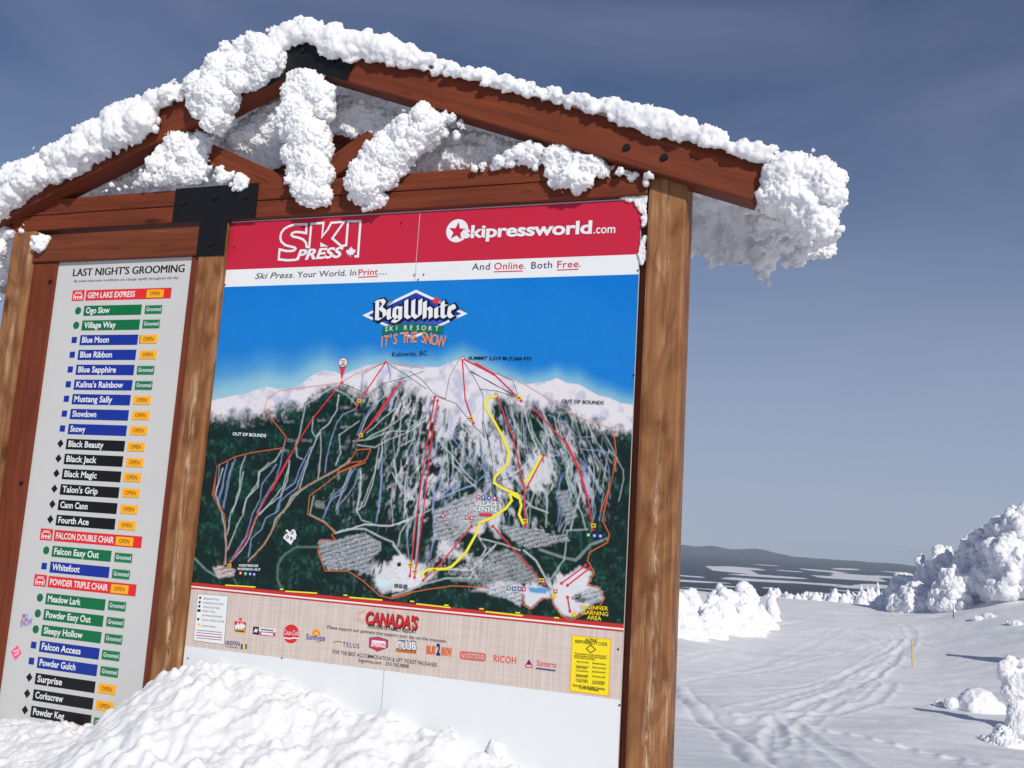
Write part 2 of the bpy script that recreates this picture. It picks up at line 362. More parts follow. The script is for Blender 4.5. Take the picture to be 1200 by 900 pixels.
def outline_balls(poly_px, Y, rmax, n, rmin=0.012, yj=0.5, seed=0, knobs=0, xs=1.0):
    """fill an outline standing in the plane Y with balls; thickness follows the outline, small knobs at the rim and face"""
    rng = np.random.default_rng(seed); pl = [(lambda p: (p[0], p[2]))(on_y(x, y, Y)) for x, y in poly_px]
    A = np.array(pl); lo, hi = A.min(0), A.max(0); out_ = []
    c = rng.uniform(lo, hi, (n*6, 2)); ok = inside(c[:, 0], c[:, 1], pl); c = c[ok][:n]
    d = seg_dist(c[:, 0], c[:, 1], pl)
    for (x, z), dd in zip(c, d):
        r = min(dd, rmax)*rng.uniform(0.62, 1.0)
        if r < rmin: r = rmin
        out_.append((x, Y+rng.uniform(-yj, yj)*rmax*0.45, z, r, xs, 0.75, 1.0))
    if knobs:
        knobs = int(knobs*0.45); big = [o for o in out_ if o[3] > 0.35*rmax] or out_
        for k in range(knobs):
            x, y, z, r = big[rng.integers(len(big))][:4]; a = rng.normal(size=3); a[1] = -abs(a[1]); a /= np.linalg.norm(a)
            q = rng.uniform(0.010, 0.024)*rng.choice([1, 1, 1.7]); px_ = np.array([x, y, z])+a*np.array([1, 0.75, 1])*(r*0.90)
            out_.append((*px_, q))
    return out_

# ------------------------------------------------------------------ the ground (one sheet to the horizon, centred under the viewer)
PD = np.array([0, 3, 6.6, 9, 12, 18, 25, 35, 45, 60, 75, 90, 100, 107, 115, 140, 220, 600, 2000, 5000, 9000, 12000, 60000, 90000])
PZ = np.array([-.02, 0, -.02, -.45, -1.10, -2.25, -3.25, -3.95, -4.25, -4.35, -4.15, -4.0, -4.2, -4.9, -6.5, -14, -44, -190, -470, -660, -735, -750, -750, -750])
_fd = np.concatenate([np.linspace(0, 140, 1401), np.geomspace(141, 90000, 800)])
_fz = np.interp(_fd, PD, PZ)
_k = np.exp(-np.linspace(-2, 2, 41)**2); _k /= _k.sum()
_fz[:1401] = np.convolve(np.pad(_fz[:1441], 20, mode='edge'), _k, 'valid')[:1401]
AZ0 = math.atan2(AF.y, AF.x)
RAZ = lambda x, y: (AZ0-np.arctan2(y-CY, x-CX)+np.pi) % (2*np.pi)-np.pi      # bearing, positive to the right
_rb = [at_dist(px, 645, 100.0) for px in (836, 882)]; RB1, RB2 = (float(RAZ(p[0], p[1])) for p in _rb)
def ground_z(x, y, detail=True):
    x = np.asarray(x, float); y = np.asarray(y, float)
    d = np.hypot(x-CX, y-CY); a = RAZ(x, y); z = np.interp(d, _fd, _fz)
    rise = sst(0.40, 0.62, a)*sst(30, 85, d)*2.6*(1-sst(130, 400, d)); z = z+rise
    lf = sst(0.27, 0.17, a)*sst(30, 55, d)*0.5*(1-sst(75, 110, d)); z = z+lf
    z = z+sst(0.36, 0.62, a)*sst(70, 90, d)*(1-sst(98, 150, d))*3.4
    far = sst(300, 6000, d); z = z-d*d/(2*7.4e6)-900*sst(50000, 60000, d)
    if detail:
        m = d < 400
        sm = np.zeros_like(z); q = v2(x, y)
        sm = (fbm(q*0.35, 3, 3)-0.5)*0.30*sst(4, 14, d)+(fbm(np.stack([x*0.9+y*0.5, y*1.6-x*0.9, x*0], -1), 3, 5)-0.5)*0.075*sst(1, 7, d)
        sm = sm+(fbm(q*5.0, 3, 8)-0.5)*0.02
        z = z+np.where(m, sm, 0)
        z = z+far*((fbm(q/5200.0, 4, 21)-0.5)*120*sst(2500, 12000, d)*(1-0.5*sst(30000, 42000, d)))
        ridge = np.exp(-((d-46000)/3500.0)**2)*(235-150*np.clip((a-0.17)/0.25, -0.6, 1.2)+(fbm(np.stack([a*26, a*0, a*0], -1), 4, 31)-0.5)*260)
        z = z+ridge+np.exp(-((d-46000)/3500.0)**2)*(150*np.exp(-((a-RB1)/0.013)**2)+120*np.exp(-((a-RB2)/0.017)**2)+70*np.exp(-((a-RB1+0.03)/0.012)**2))
    return z
def hit(px, py):                                # where a sight line meets the snow
    d = ray(px, py); h = math.hypot(d[0], d[1]); t = np.concatenate([np.linspace(2, 150, 3000), np.geomspace(151, 60000, 3000)])/h
    q = A_C+d*t[:, None]; g = ground_z(q[:, 0], q[:, 1], False); b = np.nonzero(q[:, 2] < g)[0]
    i = b[0] if len(b) else 2999
    return q[i, 0], q[i, 1], g[i]

# ski tracks and footprints, laid on the ground in metres
TRACKS = [  # (sight points, width m, depth m)
    ([(800, 772), (850, 762), (920, 758), (985, 766), (1040, 786), (1090, 800)], 0.5, .05),
    ([(905, 900), (903, 862), (912, 838), (960, 822), (1010, 800), (1050, 770), (1075, 745), (1060, 730), (1010, 722)], 0.7, .08),
    ([(1010, 900), (960, 868), (925, 845), (918, 835), (975, 838), (1022, 824), (1046, 806), (1040, 797), (1000, 800)], 0.55, .09),
    ([(930, 900), (925, 870), (936, 850), (985, 818), (1030, 792), (1062, 760), (1042, 736), (985, 728)], 0.5, .06),
    ([(820, 826), (870, 835), (905, 842), (912, 850), (918, 868), (905, 880), (898, 866), (905, 850)], 0.4, .08),
    ([(1075, 775), (1040, 760), (1008, 742), (975, 735), (930, 738)], 0.8, .07),
    ([(1090, 758), (1050, 742), (1000, 731), (950, 727), (905, 735)], 0.8, .07),
    ([(1110, 722), (1070, 724), (1030, 727), (990, 725)], 0.9, .08),
    ([(800, 800), (860, 790), (930, 780), (1000, 762), (1050, 748)], 0.5, .05),
    ([(1190, 745), (1130, 742), (1080, 735), (1040, 728)], 0.9, .06),
    ([(800, 745), (870, 752), (950, 748), (1010, 756), (1060, 766)], 0.6, .045),
    ([(840, 790), (905, 775), (960, 752), (990, 735)], 0.7, .05),
    ([(815, 812), (880, 812), (950, 803), (1020, 780), (1070, 752)], 0.5, .06),
    ([(860, 830), (930, 815), (985, 795), (1030, 768), (1060, 745)], 0.45, .06),
    ([(870, 845), (940, 826), (1000, 806), (1035, 786)], 0.45, .06),
    ([(796, 806), (812, 826), (836, 848), (862, 866), (886, 884), (900, 898)], 0.50, -.13),
    ([(1200, 720), (1150, 724), (1100, 722), (1050, 716)], 0.8, .05),
]
STEPS = [(957, 852), (983, 857), (1010, 862), (1036, 868), (1063, 874), (1090, 881), (1117, 888), (1145, 896), (840, 831), (870, 840)]
TRK = [([hit(*p)[:2] for p in pts], w, dp) for pts, w, dp in TRACKS]
STP = [hit(*p)[:2] for p in STEPS]
def tracks(x, y):
    z = np.zeros_like(x); wob = (vnoise(v2(x, y, 1.3), 40)-0.5)
    for pts, w, dp in TRK:
        best = np.full(x.shape, 1e9); P = np.array(pts)
        # smooth the run of points
        tt = np.linspace(0, len(P)-1, len(P)*6); P = np.stack([np.interp(tt, range(len(P)), P[:, k]) for k in (0, 1)], 1)
        for k in (0, 1): P[1:-1, k] = np.convolve(np.pad(P[:, k], 4, mode='edge'), np.ones(9)/9, 'valid')[1:-1]
        for a, b in zip(P[:-1], P[1:]):
            ab = b-a; t = np.clip(((x-a[0])*ab[0]+(y-a[1])*ab[1])/max(1e-9, ab@ab), 0, 1); best = np.minimum(best, np.hypot(x-a[0]-ab[0]*t, y-a[1]-ab[1]*t))
        u = best/(w*0.62)+wob*0.5
        z += dp*0.32*(np.exp(-((u-1.0)/0.35)**2)*0.9-np.exp(-(u/0.55)**2))
    for sx, sy in STP:
        u = np.hypot(x-sx, y-sy); z += 0.075*(np.exp(-((u-0.30)/0.10)**2)*0.5-np.exp(-(u/0.17)**2))
    return z
def polar_sheet(name, azs, rads, m, kind='structure', parent=None):
    Ag, Rg = np.meshgrid(azs, rads, indexing='ij'); th = AZ0-Ag
    X = CX+Rg*np.cos(th); Y = CY+Rg*np.sin(th); Z = ground_z(X, Y)
    near = (Rg > 5) & (Rg < 100) & (Ag > 0.1) & (Ag < 0.62)
    if near.any():
        Z[near] += tracks(X[near], Y[near])
    na, nr = Ag.shape; idx = np.arange(na*nr).reshape(na, nr)
    q = np.stack([idx[:-1, :-1], idx[:-1, 1:], idx[1:, 1:], idx[1:, :-1]], -1).reshape(-1, 4)
    return X, Y, Z, q
def grid_obj(name, X, Y, Z, q, m, parent=None, flip=False):
    me = bpy.data.meshes.new(name); n = X.size
    me.vertices.add(n); me.vertices.foreach_set('co', np.stack([X, Y, Z], -1).astype(np.float32).ravel())
    if flip: q = q[:, ::-1]
    me.loops.add(q.size); me.loops.foreach_set('vertex_index', q.astype(np.int32).ravel())
    me.polygons.add(len(q)); me.polygons.foreach_set('loop_start', np.arange(0, q.size, 4, dtype=np.int32))
    me.polygons.foreach_set('use_smooth', np.ones(len(q), bool)); me.update(calc_edges=True); me.validate()
    if m: me.materials.append(m)
    return link(name, me, parent)

# azimuths: dense where the snowfield is open to view, coarse elsewhere (one closed ring)
azs = np.concatenate([np.linspace(-math.pi, -0.75, 40)[:-1], np.linspace(-0.75, 0.12, 90)[:-1], np.linspace(0.12, 0.62, 520)[:-1], np.linspace(0.62, math.pi, 45)])
rads = np.concatenate([[0.05, 0.8, 1.6], np.geomspace(2.2, 118, 640), np.geomspace(119, 90000, 230)])
GX, GY, GZ, GQ = polar_sheet('ground', azs, rads, None)

def ground_material():
    m = bpy.data.materials.new('snow_and_forest_ground'); m.use_nodes = True; t = m.node_tree; b = t.nodes['Principled BSDF']; N = t.nodes.new; K = t.links.new
    at = N('ShaderNodeAttribute'); at.attribute_name = 'forest'
    geo = N('ShaderNodeNewGeometry')
    n1 = N('ShaderNodeTexNoise'); n1.inputs['Scale'].default_value = 0.0024; n1.inputs['Detail'].default_value = 6; n1.inputs['Roughness'].default_value = 0.65; K(geo.outputs['Position'], n1.inputs['Vector'])
    ms = N('ShaderNodeMath'); ms.operation = 'SUBTRACT'; ms.inputs[1].default_value = 0.5; K(n1.outputs['Fac'], ms.inputs[0])
    ma = N('ShaderNodeMath'); ma.operation = 'MULTIPLY_ADD'; ma.inputs[1].default_value = 0.85; K(ms.outputs[0], ma.inputs[0]); K(at.outputs['Fac'], ma.inputs[2])
    rp = N('ShaderNodeValToRGB'); rp.color_ramp.elements[0].position = 0.45; rp.color_ramp.elements[1].position = 0.55; K(ma.outputs[0], rp.inputs['Fac'])
    sn = N('ShaderNodeTexNoise'); sn.inputs['Scale'].default_value = 0.5; sn.inputs['Detail'].default_value = 6; K(geo.outputs['Position'], sn.inputs['Vector'])
    sc = N('ShaderNodeMix'); sc.data_type = 'RGBA'; sc.inputs[6].default_value = (0.85, 0.845, 0.865, 1); sc.inputs[7].default_value = (0.90, 0.895, 0.905, 1); K(sn.outputs['Fac'], sc.inputs[0])
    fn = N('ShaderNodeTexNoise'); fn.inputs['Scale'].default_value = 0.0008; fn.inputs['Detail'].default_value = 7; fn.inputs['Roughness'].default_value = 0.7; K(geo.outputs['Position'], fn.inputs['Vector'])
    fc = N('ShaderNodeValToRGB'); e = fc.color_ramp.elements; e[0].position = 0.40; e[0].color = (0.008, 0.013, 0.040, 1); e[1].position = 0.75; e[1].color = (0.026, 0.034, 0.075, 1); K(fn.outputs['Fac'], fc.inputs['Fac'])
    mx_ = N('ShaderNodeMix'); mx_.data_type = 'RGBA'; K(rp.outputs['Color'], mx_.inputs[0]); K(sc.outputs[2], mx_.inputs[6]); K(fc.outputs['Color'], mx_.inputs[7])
    K(mx_.outputs[2], b.inputs['Base Color']); b.inputs['Roughness'].default_value = 0.85; b.inputs['Specular IOR Level'].default_value = 0.08
    bn = N('ShaderNodeTexNoise'); bn.inputs['Scale'].default_value = 9; bn.inputs['Detail'].default_value = 5; K(geo.outputs['Position'], bn.inputs['Vector'])
    bp = N('ShaderNodeBump'); bp.inputs['Strength'].default_value = 0.25; bp.inputs['Distance'].default_value = 0.03; K(bn.outputs['Fac'], bp.inputs['Height']); K(bp.outputs['Normal'], b.inputs['Normal'])
    return m
ground = grid_obj('snow_ground', GX, GY, GZ, GQ, ground_material(), flip=False)
tag(ground, 'wide open snowfield falling away to a dark forested valley', None, None, 'structure')
# forest cover, thinned to snowy clearings (map positions in bearing / distance taken on the valley floor)
gd = np.hypot(GX-CX, GY-CY); ga = RAZ(GX, GY)
forest = sst(150, 330, gd)
def valley(px, py): p = A_C+ray(px, py)*((-760-CZ)/ray(px, py)[2]); return p[0], p[1]
CLEAR = [((938, 681), (875, 678), 4), ((920, 674), (880, 672), 3), ((860, 668), (850, 663), 2.5), ((876, 665), (866, 663), 2), ((835, 682), (795, 680), 3.5), ((812, 674), (795, 673), 2),
         ((980, 676), (968, 674), 2), ((975, 683), (952, 683), 2.5), ((970, 668), (958, 666), 2), ((1010, 678), (998, 672), 2.5), ((1030, 684), (1002, 688), 2.5), ((1042, 674), (1030, 675), 1.6),
         ((960, 696), (948, 696), 1.6), ((1000, 664), (985, 664), 1.0), ((900, 660), (890, 659), 1.0), ((1055, 668), (1046, 668), 1.2), ((930, 668), (922, 667), 1.3), ((820, 665), (806, 664), 1.2), ((1020, 694), (1008, 693), 1.4), ((868, 690), (852, 688), 1.5), ((990, 692), (975, 691), 1.2), ((905, 690), (890, 690), 1.2), ((840, 692), (800, 689), 2.2)]
for a, b, wpx in CLEAR:
    A = np.array(valley(*a)); B = np.array(valley(*b)); mid = ((a[0]+b[0])/2, (a[1]+b[1])/2)
    hw = np.linalg.norm(np.array(valley(mid[0], mid[1]-wpx))-np.array(valley(mid[0], mid[1]+wpx)))/2
    ab = B-A; t = np.clip(((GX-A[0])*ab[0]+(GY-A[1])*ab[1])/(ab@ab), 0, 1)
    rad = np.stack([GX-A[0]-ab[0]*t, GY-A[1]-ab[1]*t], -1)
    d = np.hypot(rad[..., 0], rad[..., 1]); forest = np.minimum(forest, sst(0.2, 1.0, d/(hw*0.55)))
fa = ground.data.attributes.new('forest', 'FLOAT', 'POINT'); fa.data.foreach_set('value', forest.astype(np.float32).ravel())

# the snow pile shovelled against the boards
BX = np.array([-6, -3, -1.6, -1.232, -.983, -.491, -.33, -.282, -.121, .01, .249, .471, .685, 1.0, 1.145, 1.285, 1.484, 1.60, 1.75, 1.931, 2.3, 2.6, 2.9, 3.4, 5])
BZ = np.array([.15, .22, .32, .34, .37, .385, .47, .57, .68, .75, .835, .80, .76, .69, .665, .69, .60, .64, .57, .53, .46, .38, .28, .15, .05])
bx = np.linspace(-3.4, 3.4, 560); by = np.concatenate([np.linspace(-2.3, -1.0, 60)[:-1], np.linspace(-1.0, 0.06, 190), np.linspace(0.09, 1.2, 30)])
Xb, Yb = np.meshgrid(bx, by, indexing='ij')
crest = np.interp(Xb, BX, BZ)
fr = np.where(Yb < -0.05, np.exp(-((-0.05-Yb)/0.85)**1.5), np.exp(-((Yb+0.05)/0.75)**2))
q3 = np.stack([Xb, Yb, Xb*0], -1)
amp = sst(0.02, 0.18, fr)
Zb = -0.08+(crest+0.08)*fr
chunk = 0.55-worley(q3*np.array([5.5, 5.5, 1]), 61); chunk2 = 0.55-worley(q3*np.array([13, 13, 1])+0.3*np.stack([vnoise(q3*9, 4), vnoise(q3*9, 6), Xb*0], -1), 63); chunk3 = 0.5-worley(q3*32, 65)
streak = fbm(np.stack([Xb*7+Yb*5, Yb*15-Xb*12, Xb*0], -1), 4, 67)-0.5
bm_ = 0.35+1.4*sst(0.35, 0.65, vnoise(q3*2.3, 81)); bm2 = 1.6*sst(0.42, 0.68, vnoise(q3*3.1, 83)); rough = np.abs(fbm(q3*np.array([11, 11, 1]), 4, 85, 0.6)-0.5)*-3+0.5
nearwall = 1-0.55*sst(-0.10, 0.0, Yb)
Zb = Zb+amp*nearwall*(0.045*chunk*bm_+0.040*chunk2*bm2+0.010*chunk3*bm_+0.045*streak+0.024*rough+0.035*(fbm(q3*30, 3, 71)-0.5))
idx = np.arange(Xb.size).reshape(Xb.shape); qb = np.stack([idx[:-1, :-1], idx[1:, :-1], idx[1:, 1:], idx[:-1, 1:]], -1).reshape(-1, 4)
bank = grid_obj('snow_bank', Xb, Yb, Zb, qb, SNOW_B)
tag(bank, 'rough heap of shovelled snow banked up against the foot of the boards', None, None, 'structure')

# ------------------------------------------------------------------ the timber shelter
KX, KZ, KS = 0.455, 4.164, 0.374               # apex of the rafters' lower edge, slope
K0 = Vector((KX, 0, 0))
kiosk = empty('timber_shelter', K0, 'tall reddish brown timber sign shelter with gabled roof and three posts, carrying both boards', 'shelter')
UP = (0, 0, 1); OUT = (0, -1, 0)
PF = -0.03
def post(x0, x1, top):
    return timber('post', ((x0+x1)/2, PF+0.10, -0.4), ((x0+x1)/2, PF+0.10, top), OUT, 0.20, x1-x0, POST_WOOD, kiosk, 0.014)
post(-1.645, -1.452, 3.31); post(-0.187, -0.004, 3.31); post(2.478, 2.668, 3.40)
bz0, bz1 = 3.306, 3.512
timber('tie_beam', (-1.66, PF+0.07, (bz0+bz1)/2+0.052), (2.474, PF+0.07, (bz0+bz1)/2+0.052), UP, 0.100, 0.14, RED_WOOD, kiosk, 0.006)
timber('tie_beam', (-1.66, PF+0.07, (bz0+bz1)/2-0.052), (2.474, PF+0.07, (bz0+bz1)/2-0.052), UP, 0.100, 0.14, RED_WOOD, kiosk, 0.006)
timber('header', (-1.452, -0.03+0.04, 3.186), (-0.19, -0.03+0.04, 3.186), UP, 0.176, 0.085, TRIM_WOOD, kiosk, 0.006)
timber('frame_board', (-1.355, 0.012, -0.3), (-1.355, 0.012, 3.096), OUT, 0.055, 0.190, RED_WOOD, kiosk, 0.004)
timber('frame_board', (-0.2135, 0.012, -0.3), (-0.2135, 0.012, 3.096), OUT, 0.055, 0.050, RED_WOOD, kiosk, 0.004)
timber('frame_board', (2.452, 0.06, -0.3), (2.452, 0.06, 3.30), OUT, 0.06, 0.048, RED_WOOD, kiosk, 0.004)
RW, RF, RB = 0.198, -0.10, 0.045                # rafter depth across, front, back
def rafter(side, yf, yb, xe, m=RED_WOOD):
    n = Vector((side*KS, 0, 1)).normalized()    # outward normal of the roof on that side
    a = Vector((KX, (yf+yb)/2, KZ)); b = Vector((xe, (yf+yb)/2, KZ-KS*abs(xe-KX)))
    return timber('rafter', a+n*RW/2, b+n*RW/2, n, RW, yb-yf, m, kiosk, 0.006)
rafter(1, RF, RB, 2.985); rafter(-1, RF-0.002, RB-0.004, -2.6)
rafter(1, 0.82, 0.95, 2.50); rafter(-1, 0.822, 0.948, -2.55)
for side, xe in ((1, 3.06), (-1, -2.70)):       # roof boards on the rafters
    n = Vector((side*KS, 0, 1)).normalized(); d = Vector((side, 0, -KS)).normalized()
    a = Vector((KX, 0.455, KZ))+n*(RW+0.016)+d*0.005*side; b = Vector((xe, 0.455, KZ-KS*abs(xe-KX)))+n*(RW+0.016)
    timber('roof_deck', a, b, n, 0.028, 1.13, DECK, kiosk, 0.003)
# struts of the truss
def strut(pa, pb, w, Y=-0.02, d=0.10):
    a = on_y(*pa, Y); b = on_y(*pb, Y); dv = Vector(b-a).normalized(); up = Vector((-dv.z, 0, dv.x))
    return timber('strut', a, b, up, w, d, RED_WOOD, kiosk, 0.005)
strut((238, 178), (345, 226), 0.125, 0.02, 0.09); strut((440, 166), (352, 228), 0.125, 0.03, 0.09)
timber('king_post', (0.455, 0.03, 3.513), (0.455, 0.03, 4.16), OUT, 0.10, 0.11, RED_WOOD, kiosk, 0.006)
# black steel plates with their bolts
def plate(pts, y, th=0.006):
    bm = bmesh.new(); f = bm.faces.new([bm.verts.new((x, y, z)) for x, z in pts]); r = bmesh.ops.extrude_face_region(bm, geom=[f])
    for v in r['geom']:
        if isinstance(v, bmesh.types.BMVert): v.co.y += th
    bmesh.ops.recalc_face_normals(bm, faces=bm.faces[:]); me = bpy.data.meshes.new('steel_plate'); bm.to_mesh(me); bm.free(); me.materials.append(STEEL)
    return link('steel_plate', me, kiosk, -K0)
def bolt(x, z, y, parent, loc, r=0.020):
    bm = bmesh.new(); bmesh.ops.create_cone(bm, cap_ends=True, segments=14, radius1=r, radius2=r*0.8, depth=0.014)
    bmesh.ops.rotate(bm, verts=bm.verts, matrix=Matrix.Rotation(math.pi/2, 3, 'X')); bmesh.ops.translate(bm, verts=bm.verts, vec=(x, y-0.006, z))
    me = bpy.data.meshes.new('bolt'); bm.to_mesh(me); bm.free(); me.materials.append(BOLT); return link('bolt', me, parent, loc)
py_ = PF-0.007
tp = plate([(-0.395, bz0-0.004), (-0.192, bz0-0.004), (-0.192, 3.088), (0.001, 3.088), (0.001, bz0-0.004), (0.190, bz0-0.004), (0.190, bz1+0.003), (-0.395, bz1+0.003)], py_)
for x, z in ((-0.32, 3.42), (-0.10, 3.44), (0.11, 3.43), (-0.09, 3.16)): bolt(x, z, py_, tp, None, 0.016)
n1 = Vector((KS, 0, 1)).normalized(); d1 = Vector((1, 0, -KS)).normalized()
ax = KZ+RW*math.sqrt(1+KS*KS)
def on_raf(side, s, h): return (KX+side*(s*d1.x)+side*n1.x*h, KZ-KS*d1.x*s+n1.z*h)
gp = plate([(KX, KZ-0.004), (KX+0.30, KZ-0.30*KS-0.004+0.0), (KX+0.30+0.055, KZ-0.30*KS+0.19), (KX, ax+0.002), (KX-0.30-0.055, KZ-0.30*KS+0.19), (KX-0.30, KZ-0.30*KS-0.004)], RF-0.009)
for x, z in ((KX-0.2, KZ+0.02), (KX+0.2, KZ+0.02), (KX, KZ+0.10)): bolt(x, z, RF-0.009, gp, None, 0.015)
for px, py in ((734.5, 173), (778.5, 184.5)):
    p = on_y(px, py, RF); bolt(p[0], p[2], RF, kiosk, -K0)

# ------------------------------------------------------------------ the big map board
B0 = Vector((1.22, 0, 0))
board = empty('map_board', B0, 'big square ski trail map board with red banner, between the middle and right posts', 'map board')
MBK = -B0
RED_B = ink('banner_red', 196, 36, 62); WHITE_P = ink('print_white', 232, 234, 235); INKGREY = ink('print_grey', 78, 82, 90); INKRED = ink('print_red', 205, 50, 65)
BLACK = ink('print_black', 14, 14, 18); NAVY = ink('print_navy', 16, 32, 110); GREEN_P = ink('print_green', 14, 112, 84); ORANGE = ink('print_orange', 224, 140, 92)
ROYAL = ink('print_royal_blue', 34, 62, 165); LEAF = ink('print_leaf_red', 222, 58, 52); YEL = ink('print_yellow', 244, 214, 24); AMBER = ink('print_amber', 240, 170, 20)
BEIGE = mat('print_beige', lin(212, 192, 180), 0.42, 0.3)
SEAMX = 1.222
for x0, x1 in ((0.003, SEAMX-0.002), (SEAMX+0.002, 2.44)):
    mb = MB(); mb.box(x0, x1, 0.0, 0.019, -0.2, 3.3, WHITE_BOARD); mb.build('sheet', board, MBK)

# banner across the top
mb = MB()
zr = 3.009; zw = 2.907
for x0, x1 in ((0.003, SEAMX-0.002), (SEAMX+0.002, 2.44)):
    if x1 > 2: mb.poly([(x0, zr), (x1, zr), (x1, 3.23), (x1-0.05, 3.297), (x0, 3.297)], RED_B)
    else: mb.rect(x0, x1, zr, 3.297, RED_B)
    mb.rect(x0, x1, 3.2945, 3.3, EDGE, 2); mb.rect(x0, x1, zw, zr, WHITE_P)
banner = mb.build('banner', board, MBK)
mb = MB(); Kc = lambda pts: [XZ(*p) for p in crop(310, 245, 0.108333, pts)]
lw = 0.0135
def arc(cx, cy, rx, ry, a0, a1, n=10): return [(cx+rx*math.cos(math.radians(a0+(a1-a0)*i/n)), cy+ry*math.sin(math.radians(a0+(a1-a0)*i/n))) for i in range(n+1)]
S_out = [(470, 165)]+[(330, 168), (270, 185), (215, 215), (182, 260), (172, 310), (185, 355), (225, 390), (290, 408), (325, 415), (338, 430), (325, 447), (290, 455), (240, 455), (165, 438), (155, 545), (250, 555), (340, 550), (355, 535)]
mb.stroke(Kc(S_out), lw, WHITE_P, 3)
mb.stroke(Kc([(455, 165), (452, 262), (400, 252), (340, 248), (300, 262), (292, 280), (310, 298), (370, 310), (420, 330), (450, 365), (458, 412), (485, 412), (508, 160), (640, 150), (624, 300), (690, 215), (722, 150), (862, 138), (735, 318), (832, 402), (885, 392), (905, 135), (1040, 132), (1012, 512), (975, 512)]), lw, WHITE_P, 3)
mb.poly(Kc([(605, 360), (690, 405), (605, 410)]), WHITE_P, 3)
mb.text('PRESS', Kc([(340, 552)])[0], 0.058, WHITE_P, 4, Kc([(850, 520)])[0], 0.25, 0.035)
def maple(mb, x, z, s, m, lay):
    h = [(0, 1), (.16, .62), (.36, .74), (.30, .30), (.55, .50), (.62, .34), (.95, .38), (.84, .12), (.96, -.02), (.5, -.34), (.56, -.55), (.06, -.48), (.06, -.9)]
    mb.poly([(x+a*s, z+b*s) for a, b in h]+[(x-a*s, z+b*s) for a, b in reversed(h[1:])], m, lay)
c = Kc([(935, 465)])[0]; maple(mb, c[0], c[1], 0.032, WHITE_P, 4)
mb.build('ski_press_logo'.replace('ski_press_', 'magazine_'), banner, None)
mb = MB()
c = XZ(536, 270.5); mb.disc(c[0], c[1], 0.064, WHITE_P, 3, 28)
mb.poly([(c[0]+0.052*(1 if i % 2 == 0 else 0.42)*math.sin(i*math.pi/5+0.1), c[1]-0.004+0.052*(1 if i % 2 == 0 else 0.42)*math.cos(i*math.pi/5+0.1)) for i in range(10)], RED_B, 4)
c2 = XZ(541, 280); mb.text('skipressworld', XZ(541, 279), 0.066, WHITE_P, 5, XZ(693.5, 273.5), 0, 0.03, 0.97)
mb.text('.com', XZ(695.5, 273.8), 0.045, WHITE_P, 5, XZ(721, 273), 0, 0.012)
mb.build('website_logo', banner, None); mb = MB()
mb.text('Ski Press', XZ(299, 327), 0.034, INKGREY, 3, XZ(343, 325.5), 0.25, 0.006)
mb.text('. Your World. In ', XZ(343.5, 325.5), 0.034, INKGREY, 3, XZ(417.5, 322.8), 0, 0.006)
mb.text('Print', XZ(420, 322.8), 0.034, INKRED, 3, XZ(443, 321.8), 0, 0.008); mb.text('...', XZ(444.5, 321.8), 0.034, INKGREY, 3, XZ(453, 321.5))
mb.stroke([XZ(420, 325), XZ(443, 324)], 0.005, INKRED, 3); mb.build('slogan', banner, None); mb = MB()
mb.text('And', XZ(553, 316.5), 0.036, INKGREY, 3, XZ(574, 316), 0, 0.008, 1.1); mb.text('Online', XZ(579, 316), 0.036, INKRED, 3, XZ(613, 315), 0, 0.008, 1.05)
mb.text('.', XZ(614, 315), 0.036, INKGREY, 3); mb.text('Both', XZ(622.5, 315), 0.036, INKGREY, 3, XZ(647, 314), 0, 0.008, 1.1); mb.text('Free', XZ(653, 314), 0.036, INKRED, 3, XZ(678, 313), 0, 0.008, 1.05)
mb.text('.', XZ(679, 313), 0.036, INKGREY, 3)
mb.stroke([XZ(579, 318.6), XZ(613, 317.6)], 0.005, INKRED, 3); mb.stroke([XZ(653, 316.6), XZ(678, 315.6)], 0.005, INKRED, 3)
mb.build('slogan', banner, None)

# ---- the painted map: colours worked out point by point and stored on a fine grid
MX0, MX1, MZ0, MZ1 = 0.003, 2.44, 1.215, 2.907
nx, nz_ = 600, 430
gx = np.linspace(MX0, MX1, nx); gz = np.linspace(MZ0, MZ1, nz_)
Xg, Zg = np.meshgrid(gx, gz, indexing='ij'); U, V = to_px(Xg, Zg)
c3 = lambda r, g, b: np.array(lin(r, g, b))
PB = lambda pts: crop(220, 400, 0.233333, pts)
PC = lambda pts: crop(480, 400, 0.233333, pts)
PDD = lambda pts: crop(220, 540, 0.216667, pts)
PE = lambda pts: crop(460, 540, 0.233333, pts)
sky_line = PB([(60, 300), (125, 295), (230, 270), (280, 270), (340, 245), (400, 228), (450, 240), (520, 240), (570, 215), (620, 175), (680, 145), (740, 155), (780, 168), (850, 140), (900, 120), (960, 115), (1000, 105), (1060, 122), (1120, 132)])+PC([(0, 138), (60, 128), (150, 130), (210, 105), (265, 82), (330, 110), (430, 160), (520, 195), (585, 215), (680, 205), (740, 182), (790, 210), (850, 215), (900, 245), (950, 270), (1010, 285), (1060, 310), (1150, 322)])
tree_line = PB([(60, 372), (125, 370), (220, 385), (300, 380), (390, 350), (500, 340), (560, 320), (620, 280), (680, 240), (740, 225), (800, 230), (850, 255), (960, 235), (1080, 220), (1130, 240), (1200, 280)])+PC([(30, 260), (130, 268), (200, 330), (300, 440), (380, 420), (430, 272), (560, 300), (700, 330), (800, 350), (900, 400), (1020, 445), (1150, 440)])
sl = np.interp(U, [p[0] for p in sky_line], [p[1] for p in sky_line]); tl = np.interp(U, [p[0] for p in tree_line], [p[1] for p in tree_line])
P2 = lambda k, s=0: fbm(np.stack([U*k, V*k, U*0+s], -1), 4, 100+s)
